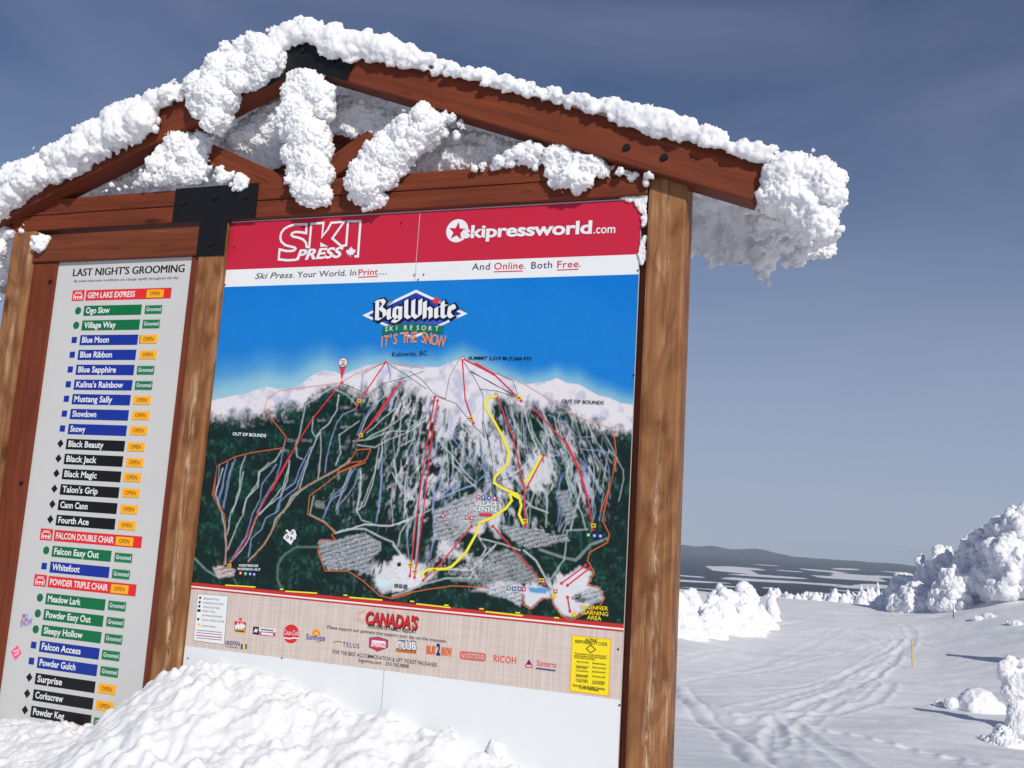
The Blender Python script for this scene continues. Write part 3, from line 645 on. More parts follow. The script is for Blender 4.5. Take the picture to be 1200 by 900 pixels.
n_big, n_mid, n_fine = P2(0.035, 1), P2(0.11, 2), fbm(np.stack([U*0.42, V*0.30, U*0], -1), 3, 107)
n_px = hash3((U*1.1).astype(int), (V*1.1).astype(int), (V*0).astype(int), 5)
def mixc(col, c, a): return col*(1-a[..., None])+np.asarray(c)*a[..., None]
left = sst(470, 300, U); h = np.clip((sl-V), 0, 200)
colr = np.broadcast_to(c3(0, 116, 205), U.shape+(3,)).copy()
colr = mixc(colr, c3(24, 128, 204), sst(150, 70, h)*0.6)
band = sst(28+32*left, 0, h+6*n_big); colr = mixc(colr, c3(112, 180, 208), band*0.85); colr = mixc(colr, c3(178, 214, 214), sst(14+14*left, 0, h)*0.55*(0.5+0.5*left))
# snow of the peaks, washed with pale blue-grey
snowc = mixc(np.broadcast_to(c3(226, 222, 226), U.shape+(3,)).copy(), c3(176, 178, 202), sst(0.45, 0.75, n_mid)*0.75)
edge = sst(-0.8, 0.8, V-sl+2.2*(n_mid-0.5)); colr = colr*(1-edge[..., None])+snowc*edge[..., None]
# forest
fcol = mixc(np.broadcast_to(c3(5, 34, 30), U.shape+(3,)).copy(), c3(14, 62, 48), sst(0.42, 0.72, 0.45*n_fine+0.55*n_mid)*0.9)
fcol = mixc(fcol, c3(10, 26, 26), sst(0.50, 0.75, n_big)*0.7); fcol = mixc(fcol, c3(74, 118, 108), sst(0.56, 0.74, n_fine)*sst(0.46, 0.62, n_mid)*0.30)
dens = sst(-9, 11, (V-tl)+16*(n_fine-0.5)+24*(n_mid-0.5))
open_ = np.zeros_like(U)
for (cx_, cy_, rx, ry, am) in [(520, 470, 34, 60, .62), (560, 500, 40, 50, .50), (590, 545, 26, 50, .6), (500, 560, 60, 60, .40), (480, 480, 40, 40, .42), (632, 552, 17, 26, 1.0), (560, 600, 36, 24, .9), (525, 640, 26, 30, .5),
                                (470, 672, 34, 16, .9), (600, 620, 55, 18, .35), (660, 520, 40, 50, .34), (690, 560, 26, 45, .36), (555, 660, 40, 24, .5), (600, 690, 45, 10, .7), (665, 690, 22, 18, 1.0), (440, 460, 30, 26, .35), (410, 560, 34, 50, .22), (680, 480, 40, 16, .22), (625, 480, 30, 22, .35)]:
    open_ = np.maximum(open_, am*np.exp(-(((U-cx_)/rx)**2+((V-cy_)/ry)**2)*0.9))
brush = fbm(np.stack([(U+0.30*(V-480)*np.tanh((560-U)/60))*0.30, V*0.10, U*0], -1), 4, 113)
dens = dens*(1-0.88*sst(0.40, 0.70, open_*0.78+0.85*(brush-0.22)+0.30*(n_fine-0.5))*np.minimum(1, open_*2.6))
bot = sst(-3, 3, V-np.interp(U, [230, 345, 470, 560, 640, 700, 740], [676, 690, 694, 692, 700, 724, 730])); dens = np.maximum(dens, bot*1.0)
colr = colr*(1-dens[..., None])+fcol*dens[..., None]
def line_d(pts, X_=U, Y_=V):
    best = np.full(U.shape, 1e3)
    for a, b in zip(pts[:-1], pts[1:]):
        ax_, ay_ = a; bx_, by_ = b; vx, vy = bx_-ax_, by_-ay_; t = np.clip(((X_-ax_)*vx+(Y_-ay_)*vy)/max(1e-9, vx*vx+vy*vy), 0, 1); best = np.minimum(best, np.hypot(X_-ax_-vx*t, Y_-ay_-vy*t))
    return best
def paint(pts, w, c, a=0.9, soft=0.55):
    global colr
    x = [p[0] for p in pts]; y = [p[1] for p in pts]; m_ = (U > min(x)-5) & (U < max(x)+5) & (V > min(y)-5) & (V < max(y)+5)
    if not m_.any(): return
    wob = 0.9*(n_mid[m_]-0.5)*2
    best = np.full(int(m_.sum()), 1e3); u, v = U[m_]+wob, V[m_]+wob
    for p, q in zip(pts[:-1], pts[1:]):
        vx, vy = q[0]-p[0], q[1]-p[1]; t = np.clip(((u-p[0])*vx+(v-p[1])*vy)/max(1e-9, vx*vx+vy*vy), 0, 1); best = np.minimum(best, np.hypot(u-p[0]-vx*t, v-p[1]-vy*t))
    al = a*np.clip((w/2+soft-best)/(2*soft), 0, 1)*(0.75+0.5*(n_fine[m_]-0.3)); al = np.clip(al, 0, 1)
    colr[m_] = colr[m_]*(1-al[:, None])+np.asarray(c)*al[:, None]
def area(poly, c, a=0.9, soft=2.0, speck=0.0):
    global colr
    x = [p[0] for p in poly]; y = [p[1] for p in poly]; m_ = (U > min(x)-6) & (U < max(x)+6) & (V > min(y)-6) & (V < max(y)+6)
    u, v = U[m_], V[m_]; ins = inside(u, v, poly); d = seg_dist(u, v, poly); sd = np.where(ins, d, -d)+3*(n_fine[m_]-0.5)
    al = a*sst(-soft, soft, sd); k = np.broadcast_to(np.asarray(c), (len(u), 3)).copy()
    if speck:
        g = fbm(np.stack([u*0.55+v*0.18, v*0.75-u*0.15, u*0], -1), 2, 131); k = k*(1+speck*2.4*(g-0.5))[:, None]
        k = k*(1-0.45*((n_px[m_] > 0.90)*speck)[:, None])+c3(226, 226, 230)*(0.45*((n_px[m_] > 0.90)*speck))[:, None]; rows_ = np.sin((v+0.30*u+5*g)*1.15); k = np.where((rows_ > 0.72)[:, None], k*0.72+c3(216, 218, 222)*0.28, k); k = np.where(((rows_ < -0.70) & (speck > 0.25) & (n_mid[m_] > 0.42))[:, None], k*0.42, k)
    colr[m_] = colr[m_]*(1-al[:, None])+k*al[:, None]
W1, W2, BL, GRN = c3(190, 204, 204), c3(212, 218, 220), c3(140, 158, 204), c3(160, 194, 178)
for pts, w, c in [
    (PB([(740, 225), (690, 255), (640, 290), (590, 320), (580, 390), (565, 450), (545, 520), (550, 580), (575, 590)]), 1.5, W1), (PB([(760, 270), (750, 340), (720, 400), (670, 445), (640, 500), (610, 580), (590, 640), (560, 740)]), 1.7, W1),
    (PB([(840, 340), (780, 370), (745, 420), (715, 520), (695, 600), (690, 660)]), 1.6, BL), (PB([(630, 380), (625, 450), (640, 480), (668, 460), (668, 560), (655, 690)]), 1.4, W1), (PB([(740, 240), (800, 270), (850, 320)]), 1.8, GRN),
    (PB([(470, 550), (440, 600), (365, 655), (345, 720), (295, 790), (275, 860)]), 1.5, W1), (PB([(290, 575), (265, 650), (260, 740), (225, 860)]), 1.4, W1), (PB([(240, 590), (215, 670), (195, 760), (180, 840)]), 1.3, BL), (PB([(200, 605), (180, 700), (150, 800)]), 1.3, BL), (PB([(160, 620), (150, 720), (135, 790)]), 1.2, BL),
    (PB([(490, 500), (470, 600), (440, 700), (380, 790), (350, 860)]), 1.5, BL), (PB([(510, 620), (480, 730), (420, 800), (360, 870)]), 1.5, W1), (PB([(620, 530), (560, 640), (540, 710), (480, 750), (440, 860)]), 1.6, BL), (PB([(760, 470), (770, 560), (745, 620)]), 1.3, W1), (PB([(860, 400), (790, 450), (760, 470)]), 1.3, W1),
    (PB([(1050, 250), (1000, 330), (950, 380), (880, 460), (850, 500)]), 1.6, BL), (PB([(1060, 270), (1040, 340), (970, 400), (900, 460)]), 1.5, W1), (PB([(1110, 240), (1120, 300), (1090, 370), (1010, 430), (900, 490)]), 1.6, W1), (PB([(1020, 240), (960, 300), (900, 380), (860, 480)]), 1.5, W1), (PB([(930, 320), (880, 400), (850, 470)]), 1.4, BL),
    (PB([(830, 500), (920, 490), (1020, 450), (1100, 450), (1200, 370)]), 1.8, GRN), (PB([(850, 520), (940, 530), (1040, 480), (1120, 450), (1200, 390)]), 1.7, W1), (PB([(960, 530), (945, 640), (900, 760), (860, 850)]), 1.4, W1), (PB([(975, 530), (975, 700), (960, 860)]), 1.6, BL), (PB([(1140, 490), (1060, 530), (1035, 620), (1060, 700), (1110, 770), (1140, 800)]), 1.5, W1), (PB([(1150, 500), (1110, 590), (1095, 720), (1090, 860)]), 1.5, BL),
    (PB([(810, 600), (760, 640), (650, 700), (570, 745), (520, 800), (480, 860)]), 2.4, GRN), (PB([(840, 640), (790, 720), (720, 790), (690, 850)]), 1.5, BL), (PB([(820, 640), (780, 740), (745, 850)]), 1.4, W1), (PB([(870, 640), (865, 740), (850, 860)]), 1.4, W1),
    (PDD([(600, 160), (560, 200), (520, 270), (480, 310), (450, 390), (400, 470), (330, 545)]), 2.2, GRN), (PDD([(550, 0), (540, 110), (500, 190), (430, 245), (380, 290), (330, 420), (290, 490), (230, 550)]), 1.6, W1), (PDD([(640, 0), (590, 140), (500, 220), (490, 270), (420, 310), (400, 370), (345, 420), (330, 520)]), 1.7, BL), (PDD([(480, 20), (400, 130), (390, 210), (350, 290), (310, 420), (240, 530)]), 1.5, BL), (PDD([(440, 10), (385, 60), (380, 140), (320, 200), (300, 290), (260, 370), (215, 480)]), 1.5, W1), (PDD([(300, 60), (280, 180), (235, 280), (215, 400)]), 1.4, W1), (PDD([(190, 40), (150, 180), (185, 280), (205, 380), (205, 560)]), 1.7, W1), (PDD([(245, 10), (215, 110), (190, 250)]), 1.3, BL), (PDD([(210, 20), (190, 140), (165, 230)]), 1.3, BL),
    (PDD([(0, 520), (40, 530), (100, 590), (150, 620), (230, 625)]), 3.2, c3(120, 146, 138)), (PDD([(700, 465), (600, 465), (530, 500), (490, 560), (485, 640), (510, 690)]), 3.4, c3(92, 118, 108)), (PDD([(250, 640), (280, 690)]), 2, c3(92, 118, 108)),
    (PDD([(890, 50), (850, 160), (770, 220), (735, 310)]), 1.6, BL), (PDD([(930, 50), (900, 140), (820, 240), (810, 290)]), 1.6, BL), (PDD([(940, 60), (935, 180), (915, 270), (940, 320), (1000, 340)]), 1.6, W1), (PDD([(1020, 20), (1000, 130), (955, 240), (920, 270)]), 1.6, W1), (PDD([(1050, 10), (1045, 180), (1020, 330)]), 1.8, BL), (PDD([(680, 190), (660, 290), (740, 330), (800, 390)]), 1.8, GRN), (PDD([(1200, 320), (1100, 350), (1040, 350), (960, 345), (880, 370), (800, 390)]), 2.4, W2), (PDD([(860, 370), (960, 370), (1040, 410), (1110, 440), (1150, 500), (1180, 560)]), 2.4, W1), (PDD([(1120, 0), (1130, 100), (1180, 180), (1170, 310)]), 1.8, W1), (PDD([(1190, 330), (1150, 390), (1140, 460)]), 2, W1),
    (PC([(20, 310), (0, 420), (-20, 520)]), 1.5, W1), (PC([(60, 300), (100, 360), (180, 440), (260, 540), (330, 640)]), 1.7, BL), (PC([(130, 480), (220, 580), (300, 680), (340, 710)]), 1.6, W1), (PC([(290, 390), (200, 480), (120, 560), (60, 620)]), 1.6, BL), (PC([(160, 400), (280, 520), (370, 640), (400, 680)]), 1.6, BL), (PC([(380, 540), (280, 620), (190, 700), (130, 760)]), 1.5, BL), (PC([(160, 580), (170, 650), (130, 720), (120, 850)]), 1.6, BL), (PC([(190, 340), (280, 440), (380, 560)]), 1.5, W2), (PC([(330, 720), (220, 760), (130, 800)]), 1.6, BL),
    (PC([(510, 330), (530, 420), (560, 470)]), 1.5, W1), (PC([(480, 330), (500, 400), (540, 470)]), 1.4, BL), (PC([(580, 350), (600, 440), (640, 530), (600, 600), (560, 640), (500, 680)]), 2, W2), (PC([(590, 340), (620, 460), (680, 560), (740, 620), (730, 700), (690, 780), (690, 840)]), 2, GRN), (PC([(640, 390), (700, 470), (780, 540), (800, 600), (790, 680), (830, 760), (850, 840)]), 2, GRN), (PC([(700, 370), (780, 410), (830, 470), (840, 510)]), 1.5, BL), (PC([(840, 480), (920, 480)]), 1.4, BL), (PC([(850, 540), (950, 550), (1020, 560)]), 1.5, BL), (PC([(900, 500), (940, 590), (1000, 660)]), 1.5, BL), (PC([(870, 600), (920, 680), (960, 770)]), 1.5, BL), (PC([(880, 620), (890, 700), (920, 800), (900, 850)]), 1.4, BL), (PC([(760, 640), (720, 580), (780, 560)]), 1.3, W1), (PC([(850, 520), (870, 560), (900, 640), (940, 720)]), 1.3, BL),
    (PE([(810, 20), (780, 130), (770, 330)]), 2, GRN), (PE([(910, 0), (880, 110), (900, 180), (950, 260), (970, 340)]), 2, GRN), (PE([(980, 345), (890, 350), (870, 350)]), 3, c3(150, 164, 160)), (PE([(1080, 390), (1000, 420), (920, 500), (840, 480), (740, 445)]), 4.2, c3(132, 144, 142)), (PE([(880, 350), (860, 500), (800, 590), (780, 610)]), 2, GRN), (PE([(660, 450), (720, 500), (770, 590)]), 2.4, W2), (PE([(720, 290), (700, 340), (760, 350)]), 1.8, W1), (PE([(640, 170), (700, 230), (780, 260)]), 2, W2), (PE([(430, 380), (470, 440), (420, 520), (390, 590)]), 2.2, W2), (PE([(440, 390), (560, 420), (640, 450)]), 1.8, W2), (PE([(390, 590), (260, 590), (150, 620), (60, 660), (0, 680)]), 2.6, c3(176, 190, 186)), (PE([(480, 610), (400, 600), (300, 600)]), 4, c3(120, 138, 136)), (PE([(270, 545), (400, 550), (410, 540), (470, 470), (520, 420)]), 2, W2), (PE([(210, 110), (200, 230), (210, 380), (190, 480), (130, 560)]), 2, BL), (PE([(30, 320), (110, 280), (200, 240)]), 2, W1), (PE([(160, 0), (140, 250), (120, 520)]), 3.2, c3(186, 194, 214)), (PE([(70, 60), (60, 200), (110, 190)]), 1.8, W1), (PE([(0, 60), (50, 160), (110, 200)]), 1.8, W1), (PE([(120, 260), (70, 350), (80, 480)]), 1.8, BL), (PE([(0, 420), (60, 500)]), 1.6, W1),
    (PE([(250, 190), (420, 110), (480, 60)]), 1.7, BL), (PE([(330, 30), (420, 110)]), 1.7, BL), (PE([(350, 100), (240, 180)]), 1.7, BL), (PE([(300, 10), (380, 100), (440, 150)]), 1.8, W2), (PE([(980, 60), (1060, 160), (1040, 300)]), 1.6, BL), (PE([(960, 60), (1000, 180), (1010, 290)]), 1.5, BL)]:
    paint(pts, w*0.80, c)
rl = np.random.default_rng(77)
for _ in range(95):                              # the many small runs fanning out below the summit
    x0, y0 = rl.uniform(455, 715), rl.uniform(452, 560); sp_ = (x0-548)/150; pts = [(x0, y0)]; n_ = rl.integers(4, 8)
    for k_ in range(n_):
        dx_ = (sp_*4.5 if y0 < 540 else -sp_*2.0)+rl.normal()*3.0; x0 += dx_; y0 += rl.uniform(8, 15); pts.append((x0, y0))
    if y0 < 668: paint(pts, rl.uniform(0.7, 1.5), [W1, W2, BL, GRN, W2][rl.integers(5)], rl.uniform(0.5, 0.85))
for _ in range(60):                              # tongues of forest between them
    x0, y0 = rl.uniform(470, 720), rl.uniform(470, 640); a_ = rl.uniform(3, 10); sp_ = (x0-548)/150
    paint([(x0, y0), (x0+sp_*a_*0.5, y0+a_), (x0+sp_*a_*0.8+rl.normal(), y0+2*a_)], rl.uniform(1.2, 3.2), c3(14, 52, 46), 0.75)
GV = c3(148, 154, 160)
area(PDD([(705, 445), (720, 425), (800, 430), (880, 402), (960, 392), (1045, 440), (1050, 480), (980, 540), (1000, 620), (900, 590), (760, 590), (720, 540)]), GV, 0.92, 1.2, 0.5)
area(PE([(205, 260), (330, 190), (440, 150), (510, 190), (520, 240), (500, 290), (420, 330), (310, 400), (210, 395)]), c3(160, 164, 170), 0.85, 1.5, 0.6)
area(PE([(530, 320), (700, 345), (800, 370), (880, 375), (890, 400), (760, 430), (680, 440), (600, 400)]), GV, 0.9, 1.2, 0.5)
area(PE([(450, 500), (560, 440), (640, 470), (700, 540), (740, 600), (620, 620), (540, 600), (480, 590)]), c3(140, 148, 152), 0.8, 2, 0.6)
area(PE([(820, 150), (880, 150), (900, 220), (930, 280), (880, 320), (850, 250)]), GV, 0.8, 2, 0.3)
area(PE([(470, 640), (540, 620), (660, 630), (660, 690), (640, 730), (570, 690), (480, 670)]), c3(190, 194, 202), 0.9, 2, 0.3)
area(PE([(0, 480), (60, 470), (110, 540), (160, 560), (150, 610), (60, 650), (0, 660)]), c3(222, 220, 224), 0.9, 2, 0.2)
area(PDD([(1000, 640), (1060, 600), (1140, 520), (1180, 560), (1200, 640), (1120, 700), (1050, 720)]), c3(212, 214, 218), 0.85, 3, 0.2)
area(PE([(660, 640), (700, 625), (780, 640), (800, 690), (760, 690), (700, 740), (665, 720)]), c3(216, 218, 226), 0.95, 1.5)
area(PE([(680, 635), (790, 640), (770, 668), (690, 660)]), c3(84, 150, 200), 0.95, 1.0)
area(PE([(800, 660), (860, 590), (940, 530), (1000, 560), (980, 620), (1040, 640), (1060, 690), (1000, 720), (950, 760), (900, 790), (850, 770), (810, 720)]), c3(220, 218, 224), 0.95, 2.5)
area(PE([(990, 640), (1050, 650), (1060, 700), (1000, 715), (930, 710), (900, 680)]), c3(168, 172, 176), 0.9, 1.5, 0.4)
area(PDD([(135, 580), (170, 565), (260, 590), (250, 625), (160, 635)]), c3(196, 172, 170), 0.95, 1.2, 0.3)
for cx_, cy_ in PDD([(1055, 660)]): area([(cx_+7.5*math.cos(a/2), cy_+5.5*math.sin(a/2)) for a in range(13)], c3(206, 226, 236), 0.95, 0.8)
for bx0 in [(505, 405), (675, 398), (785, 332), (790, 430), (600, 498), (525, 498), (490, 550), (865, 368), (785, 530), (1012, 432), (1135, 685), (660, 820), (925, 322)]:   # name tags of the runs, too small to read
    (q0,) = PB([bx0]); area([(q0[0]-6, q0[1]-1.8), (q0[0]+6, q0[1]-1.5), (q0[0]+6, q0[1]+1.8), (q0[0]-6, q0[1]+1.5)], c3(126, 132, 128), 0.55, 1.0, 0.5)
area(PDD([(695, 215), (740, 218), (738, 260), (692, 255)]), c3(126, 128, 128), 0.8, 1.0, 0.4)
colr = np.clip(colr*(0.94+0.12*n_mid[..., None]), 0, 1)
mp_y = np.full_like(Xg, -0.0008)
iq = np.arange(nx*nz_).reshape(nx, nz_); qm = np.stack([iq[:-1, :-1], iq[1:, :-1], iq[1:, 1:], iq[:-1, 1:]], -1).reshape(-1, 4)
pm = bpy.data.materials.new('printed_map'); pm.use_nodes = True; pt = pm.node_tree; pbs = pt.nodes['Principled BSDF']; pa = pt.nodes.new('ShaderNodeVertexColor'); pa.layer_name = 'print'
pt.links.new(pa.outputs['Color'], pbs.inputs['Base Color']); pbs.inputs['Roughness'].default_value = 0.36; pbs.inputs['Specular IOR Level'].default_value = 0.35
mapo = grid_obj('printed_map', Xg, mp_y, Zg, qm, pm, board); mapo.location = MBK
ca = mapo.data.color_attributes.new('print', 'FLOAT_COLOR', 'POINT'); ca.data.foreach_set('color', np.concatenate([colr, np.ones(colr.shape[:2]+(1,))], -1).astype(np.float32).ravel())

# lifts, marked runs, boundary and names printed over the painting
LIFT = ink('lift_red', 214, 52, 66); BOUND = ink('boundary_orange', 214, 104, 54); RUNY = ink('run_yellow', 240, 226, 60); SIGNY = ink('station_yellow', 226, 196, 30); THIN = ink('track_slate', 72, 78, 88); PINK = ink('pale_boundary', 226, 150, 130); TINYB = ink('symbol_blue', 62, 84, 178); TINYG = ink('symbol_green', 70, 150, 84)
mb = MB(); T = lambda pts: [XZ(*p) for p in pts]
PX = 0.0046
def lift(pts, w=1.5, dash=True):
    mb.stroke(T(pts), w*PX, LIFT, 4)
    for p in (pts[0], pts[-1]): c = XZ(*p); mb.disc(c[0], c[1], 1.7*PX, LIFT, 5, 8)
for pts in [PB([(775, 205), (620, 400), (500, 600), (360, 850)])+PDD([(330, 400), (232, 555)]), PB([(995, 105), (870, 290), (845, 340)]), PB([(1068, 208), (960, 370), (852, 495)]), PC([(265, 85), (280, 290), (322, 412)]), PC([(270, 88), (430, 170), (562, 298)]), PC([(625, 340), (790, 515), (850, 640), (895, 785)])+PE([(1000, 290), (1005, 345)]),
            PC([(128, 280), (80, 560), (40, 850)])+PE([(88, 578)]), PC([(142, 298), (105, 540), (70, 850)])+PE([(112, 585)]), PC([(440, 280), (520, 480), (580, 760)])+PE([(660, 200), (668, 328)]), PC([(675, 572), (590, 735)]), PE([(397, 328), (240, 520), (155, 600)]), PE([(505, 328), (700, 550), (765, 622)]), PE([(970, 525), (850, 615)]), PE([(990, 540), (880, 625)]), PE([(880, 685), (892, 755)])]: lift(pts)
for a, b, w in [((790, 515), (850, 640), 2.6), ((850, 640), (895, 785), 2.2), ((330, 110), (430, 170), 2.4)]: mb.stroke(T(PC([a, b])), w*PX, LIFT, 4)
for a, b, w in [((1050, 230), (910, 430), 2.6), ((520, 570), (420, 750), 2.4)]: mb.stroke(T(PB([a, b])), w*PX, LIFT, 4)
for pts in [PC([(440, 275), (395, 282), (380, 330), (425, 400), (470, 480), (500, 560), (490, 620), (430, 680), (425, 710), (470, 740), (545, 770), (560, 800)]), PE([(590, 165), (600, 200), (570, 240), (500, 285), (440, 310), (420, 370), (370, 460), (300, 530), (270, 543), (180, 545), (155, 560), (150, 585)]), PE([(590, 160), (640, 190), (648, 225), (636, 270), (660, 320)])]: mb.stroke(T(pts), 2.9*PX, RUNY, 6)
mb.stroke(T(PC([(668, 575), (582, 712)])), 3.0*PX, RUNY, 3)
for pts in [PB([(385, 345), (440, 410), (495, 480), (480, 535), (320, 560), (240, 580), (150, 625), (125, 770), (165, 850)]), PDD([(160, 30), (140, 200), (200, 290), (215, 470), (195, 570)]), PDD([(330, 545), (400, 470), (470, 360), (500, 300), (600, 160), (760, 70), (880, 10), (960, 0)]), PDD([(960, 10), (830, 60), (740, 130), (660, 190), (650, 290), (740, 335), (800, 380), (780, 405), (805, 430), (720, 430), (705, 490), (745, 595), (870, 597), (950, 650), (1040, 730), (1110, 745), (1200, 720)]),
            PB([(810, 610), (850, 545), (920, 540), (900, 590), (850, 620), (800, 640), (750, 660)]), PC([(1025, 450), (1038, 560), (1020, 680), (980, 800), (960, 857)]), PE([(1125, 0), (1075, 200), (1055, 300), (1090, 370), (1080, 410), (990, 460), (980, 500), (1015, 560), (980, 625), (1040, 640), (1065, 690), (1040, 730), (960, 770), (900, 800), (850, 780), (815, 730), (800, 690), (750, 690), (690, 745), (655, 720), (650, 670)]), PE([(0, 685), (100, 660), (180, 645), (300, 628), (480, 635)])]: mb.dots(T(pts), 1.7*PX, 1.8*PX, BOUND, 4)
mb.stroke(T(PC([(270, 85), (430, 160), (560, 205), (700, 290), (850, 380), (1020, 440)])), 0.7*PX, PINK, 3)
mb.stroke(T(PB([(385, 345), (400, 290), (460, 248), (640, 225), (770, 208), (850, 160), (990, 105), (1190, 135)])), 0.9*PX, PINK, 3)
for pts in [PC([(250, 90), (200, 180), (180, 290)]), PC([(270, 100), (330, 190), (370, 270), (370, 400), (400, 520), (420, 620), (415, 680)]), PC([(300, 150), (400, 200), (520, 270)]), PC([(310, 150), (420, 215), (540, 275)]), PC([(350, 240), (440, 250), (550, 285)]), PC([(440, 160), (520, 200), (545, 270)]), PC([(130, 275), (230, 310), (330, 430), (380, 480)]), PC([(0, 150), (60, 190), (120, 260), (180, 290)]), PB([(770, 208), (870, 250), (880, 160), (990, 108)]), PB([(1000, 108), (1100, 170), (1200, 240)]), PB([(900, 270), (990, 210), (1100, 180), (1190, 150)]), PE([(430, 380), (460, 450), (400, 560)]), PC([(340, 720), (500, 690)])]: mb.stroke(T(pts), 0.55*PX, THIN, 3)
mb.stroke(T(PB([(1003, 110), (1020, 170), (1015, 195)])), 0.8*PX, TINYB, 3)
for p in PB([(862, 300), (872, 472)])+PC([(550, 285), (310, 388)])+PE([(93, 522), (115, 556), (212, 550), (668, 302), (1010, 325), (750, 600)])+PDD([(228, 567)]):
    x, z = XZ(*p); mb.rect(x-2.7*PX, x+2.7*PX, z-2.0*PX, z+2.0*PX, SIGNY, 8); mb.rect(x-1.7*PX, x+1.7*PX, z-0.6*PX, z+0.6*PX, BLACK, 9)
for p in PE([(812, 680), (915, 770)]): x, z = XZ(*p); mb.disc(x, z, 2.6*PX, SIGNY, 8, 10)
for p, m_ in list(zip(PE([(433, 182), (458, 184), (487, 187), (514, 188), (255, 275), (375, 285), (400, 287), (35, 520), (20, 628), (42, 630), (66, 632), (585, 640), (612, 642), (640, 642), (662, 645), (985, 372), (1015, 376), (1045, 378), (820, 655)]), [LIFT, TINYB, TINYB, LIFT, LIFT, LIFT, LIFT, LIFT, TINYG, TINYB, TINYB, TINYG, TINYB, TINYB, LIFT, TINYG, TINYB, TINYB, LIFT]))+list(zip(PDD([(288, 607), (315, 610), (340, 612), (362, 614), (1130, 675), (1155, 678), (1180, 680), (1145, 560)]), [LIFT, TINYG, TINYB, TINYB, TINYG, TINYB, TINYB, LIFT])):
    x, z = XZ(*p); mb.rect(x-2.1*PX, x+2.1*PX, z-1.9*PX, z+1.9*PX, m_, 7); mb.rect(x-0.9*PX, x+0.9*PX, z-0.9*PX, z+0.9*PX, WHITE_P, 8)
mb.stroke(T(PE([(438, 270), (502, 272)])), 3.2*PX, LIFT, 7)
for a, b in [((205, 672), (368, 683)), ((530, 705), (702, 716)), ((875, 738), (1055, 753))]: mb.stroke(T(PDD([a, b])), 1.5*PX, RUNY, 5)
for a, b in [((120, 718), (292, 737)), ((468, 757), (655, 778))]: mb.stroke(T(PE([a, b])), 1.5*PX, RUNY, 5)
for p in PDD([(510, 695), (855, 727)])+PE([(100, 706), (448, 743), (272, 725), (630, 763), (825, 788)]): x, z = XZ(*p); mb.rect(x-2.6*PX, x+2.6*PX, z-0.7*PX, z+0.7*PX, RUNY, 5)
# the balloon over the place where the board stands
(p,) = PB([(782, 108)]); x, z = XZ(*p); (pt_,) = PB([(775, 195)]); tip = XZ(*pt_)
mb.poly([tip, (x+0.021, z-0.012), (x-0.021, z-0.012)], LIFT, 7); mb.disc(x, z, 0.0275, LIFT, 7, 20); mb.disc(x, z, 0.0235, WHITE_P, 8, 20)
for i, w_ in enumerate(('YOU', 'ARE', 'HERE')): mb.text(w_, (x, z+0.006-0.0115*i), 0.0085, BLACK, 9, None, 0, 0.02, 1, 'C')
(p,) = PC([(268, 86)]); x, z = XZ(*p); mb.disc(x, z, 0.011, LIFT, 7, 12); mb.disc(x, z, 0.006, WHITE_P, 8, 12)
def tx(body, a, b, h, m, **k): mb.text(body, XZ(*a), h, m, 9, XZ(*b), **k)
tx('SUMMIT 2,319 M (7,606 FT)', PC([(298, 92)])[0], PC([(612, 96)])[0], 0.0165, BLACK, bold=0.02)
tx('OUT OF BOUNDS', PB([(228, 472)])[0], PB([(396, 482)])[0], 0.017, WHITE_P, bold=0.025)
tx('OUT OF BOUNDS', PC([(765, 308)])[0], PC([(976, 318)])[0], 0.017, BLACK, bold=0.015)
tx('Kelowna, BC', (460, 418), (501.5, 416.5), 0.026, ink('print_deep_blue', 20, 40, 78))
tx('VILLAGE', PE([(412, 226)])[0], PE([(530, 230)])[0], 0.022, WHITE_P, bold=0.025); tx('CENTRE', PE([(412, 252)])[0], PE([(528, 258)])[0], 0.022, WHITE_P, bold=0.025)
tx('BEGINNER', PE([(948, 742)])[0], PE([(1084, 752)])[0], 0.0185, YEL, bold=0.012); tx('LEARNING', PE([(946, 768)])[0], PE([(1084, 780)])[0], 0.0185, YEL, bold=0.012); tx('AREA', PE([(978, 795)])[0], PE([(1050, 802)])[0], 0.0185, YEL, bold=0.012)
tx('WESTRIDGE', PDD([(278, 572)])[0], PDD([(384, 574)])[0], 0.0125, WHITE_P, bold=0.02); tx('WARMING HUT', PDD([(270, 590)])[0], PDD([(396, 595)])[0], 0.0125, WHITE_P, bold=0.02)
tx('ICE', PE([(920, 680)])[0], PE([(950, 683)])[0], 0.011, BLACK, bold=0.01); tx('CLIMBING', PE([(900, 694)])[0], PE([(974, 699)])[0], 0.011, BLACK, bold=0.01); tx('TOWER', PE([(918, 708)])[0], PE([(968, 712)])[0], 0.011, BLACK, bold=0.01)
RB = lambda pts: T(crop(315, 610, 0.044444, pts))
mb.stroke(RB([(470, 250), (720, 480)]), 0.011, WHITE_P, 7); mb.stroke(RB([(400, 440), (590, 610), (735, 370)]), 0.009, WHITE_P, 7)
mb.stroke(RB([(590, 570), (520, 470), (400, 440)]), 0.009, WHITE_P, 7)
mb.poly(RB([(395, 440), (455, 360), (540, 335), (640, 230), (700, 250), (735, 340), (600, 520), (585, 625)]), WHITE_P, 8)
for p_, r_ in (((505, 435), 0.0095), ((630, 320), 0.0095)):
    (c,) = RB([p_]); mb.disc(c[0], c[1], r_, ink('print_forest', 40, 76, 74), 9, 10); mb.disc(c[0], c[1], r_*0.45, WHITE_P, 10, 8)
mb.poly(RB([(590, 420), (640, 450), (590, 510), (565, 500)]), ink('print_forest', 40, 76, 74), 9)
mb.build('lift_and_run_marks', mapo, None)

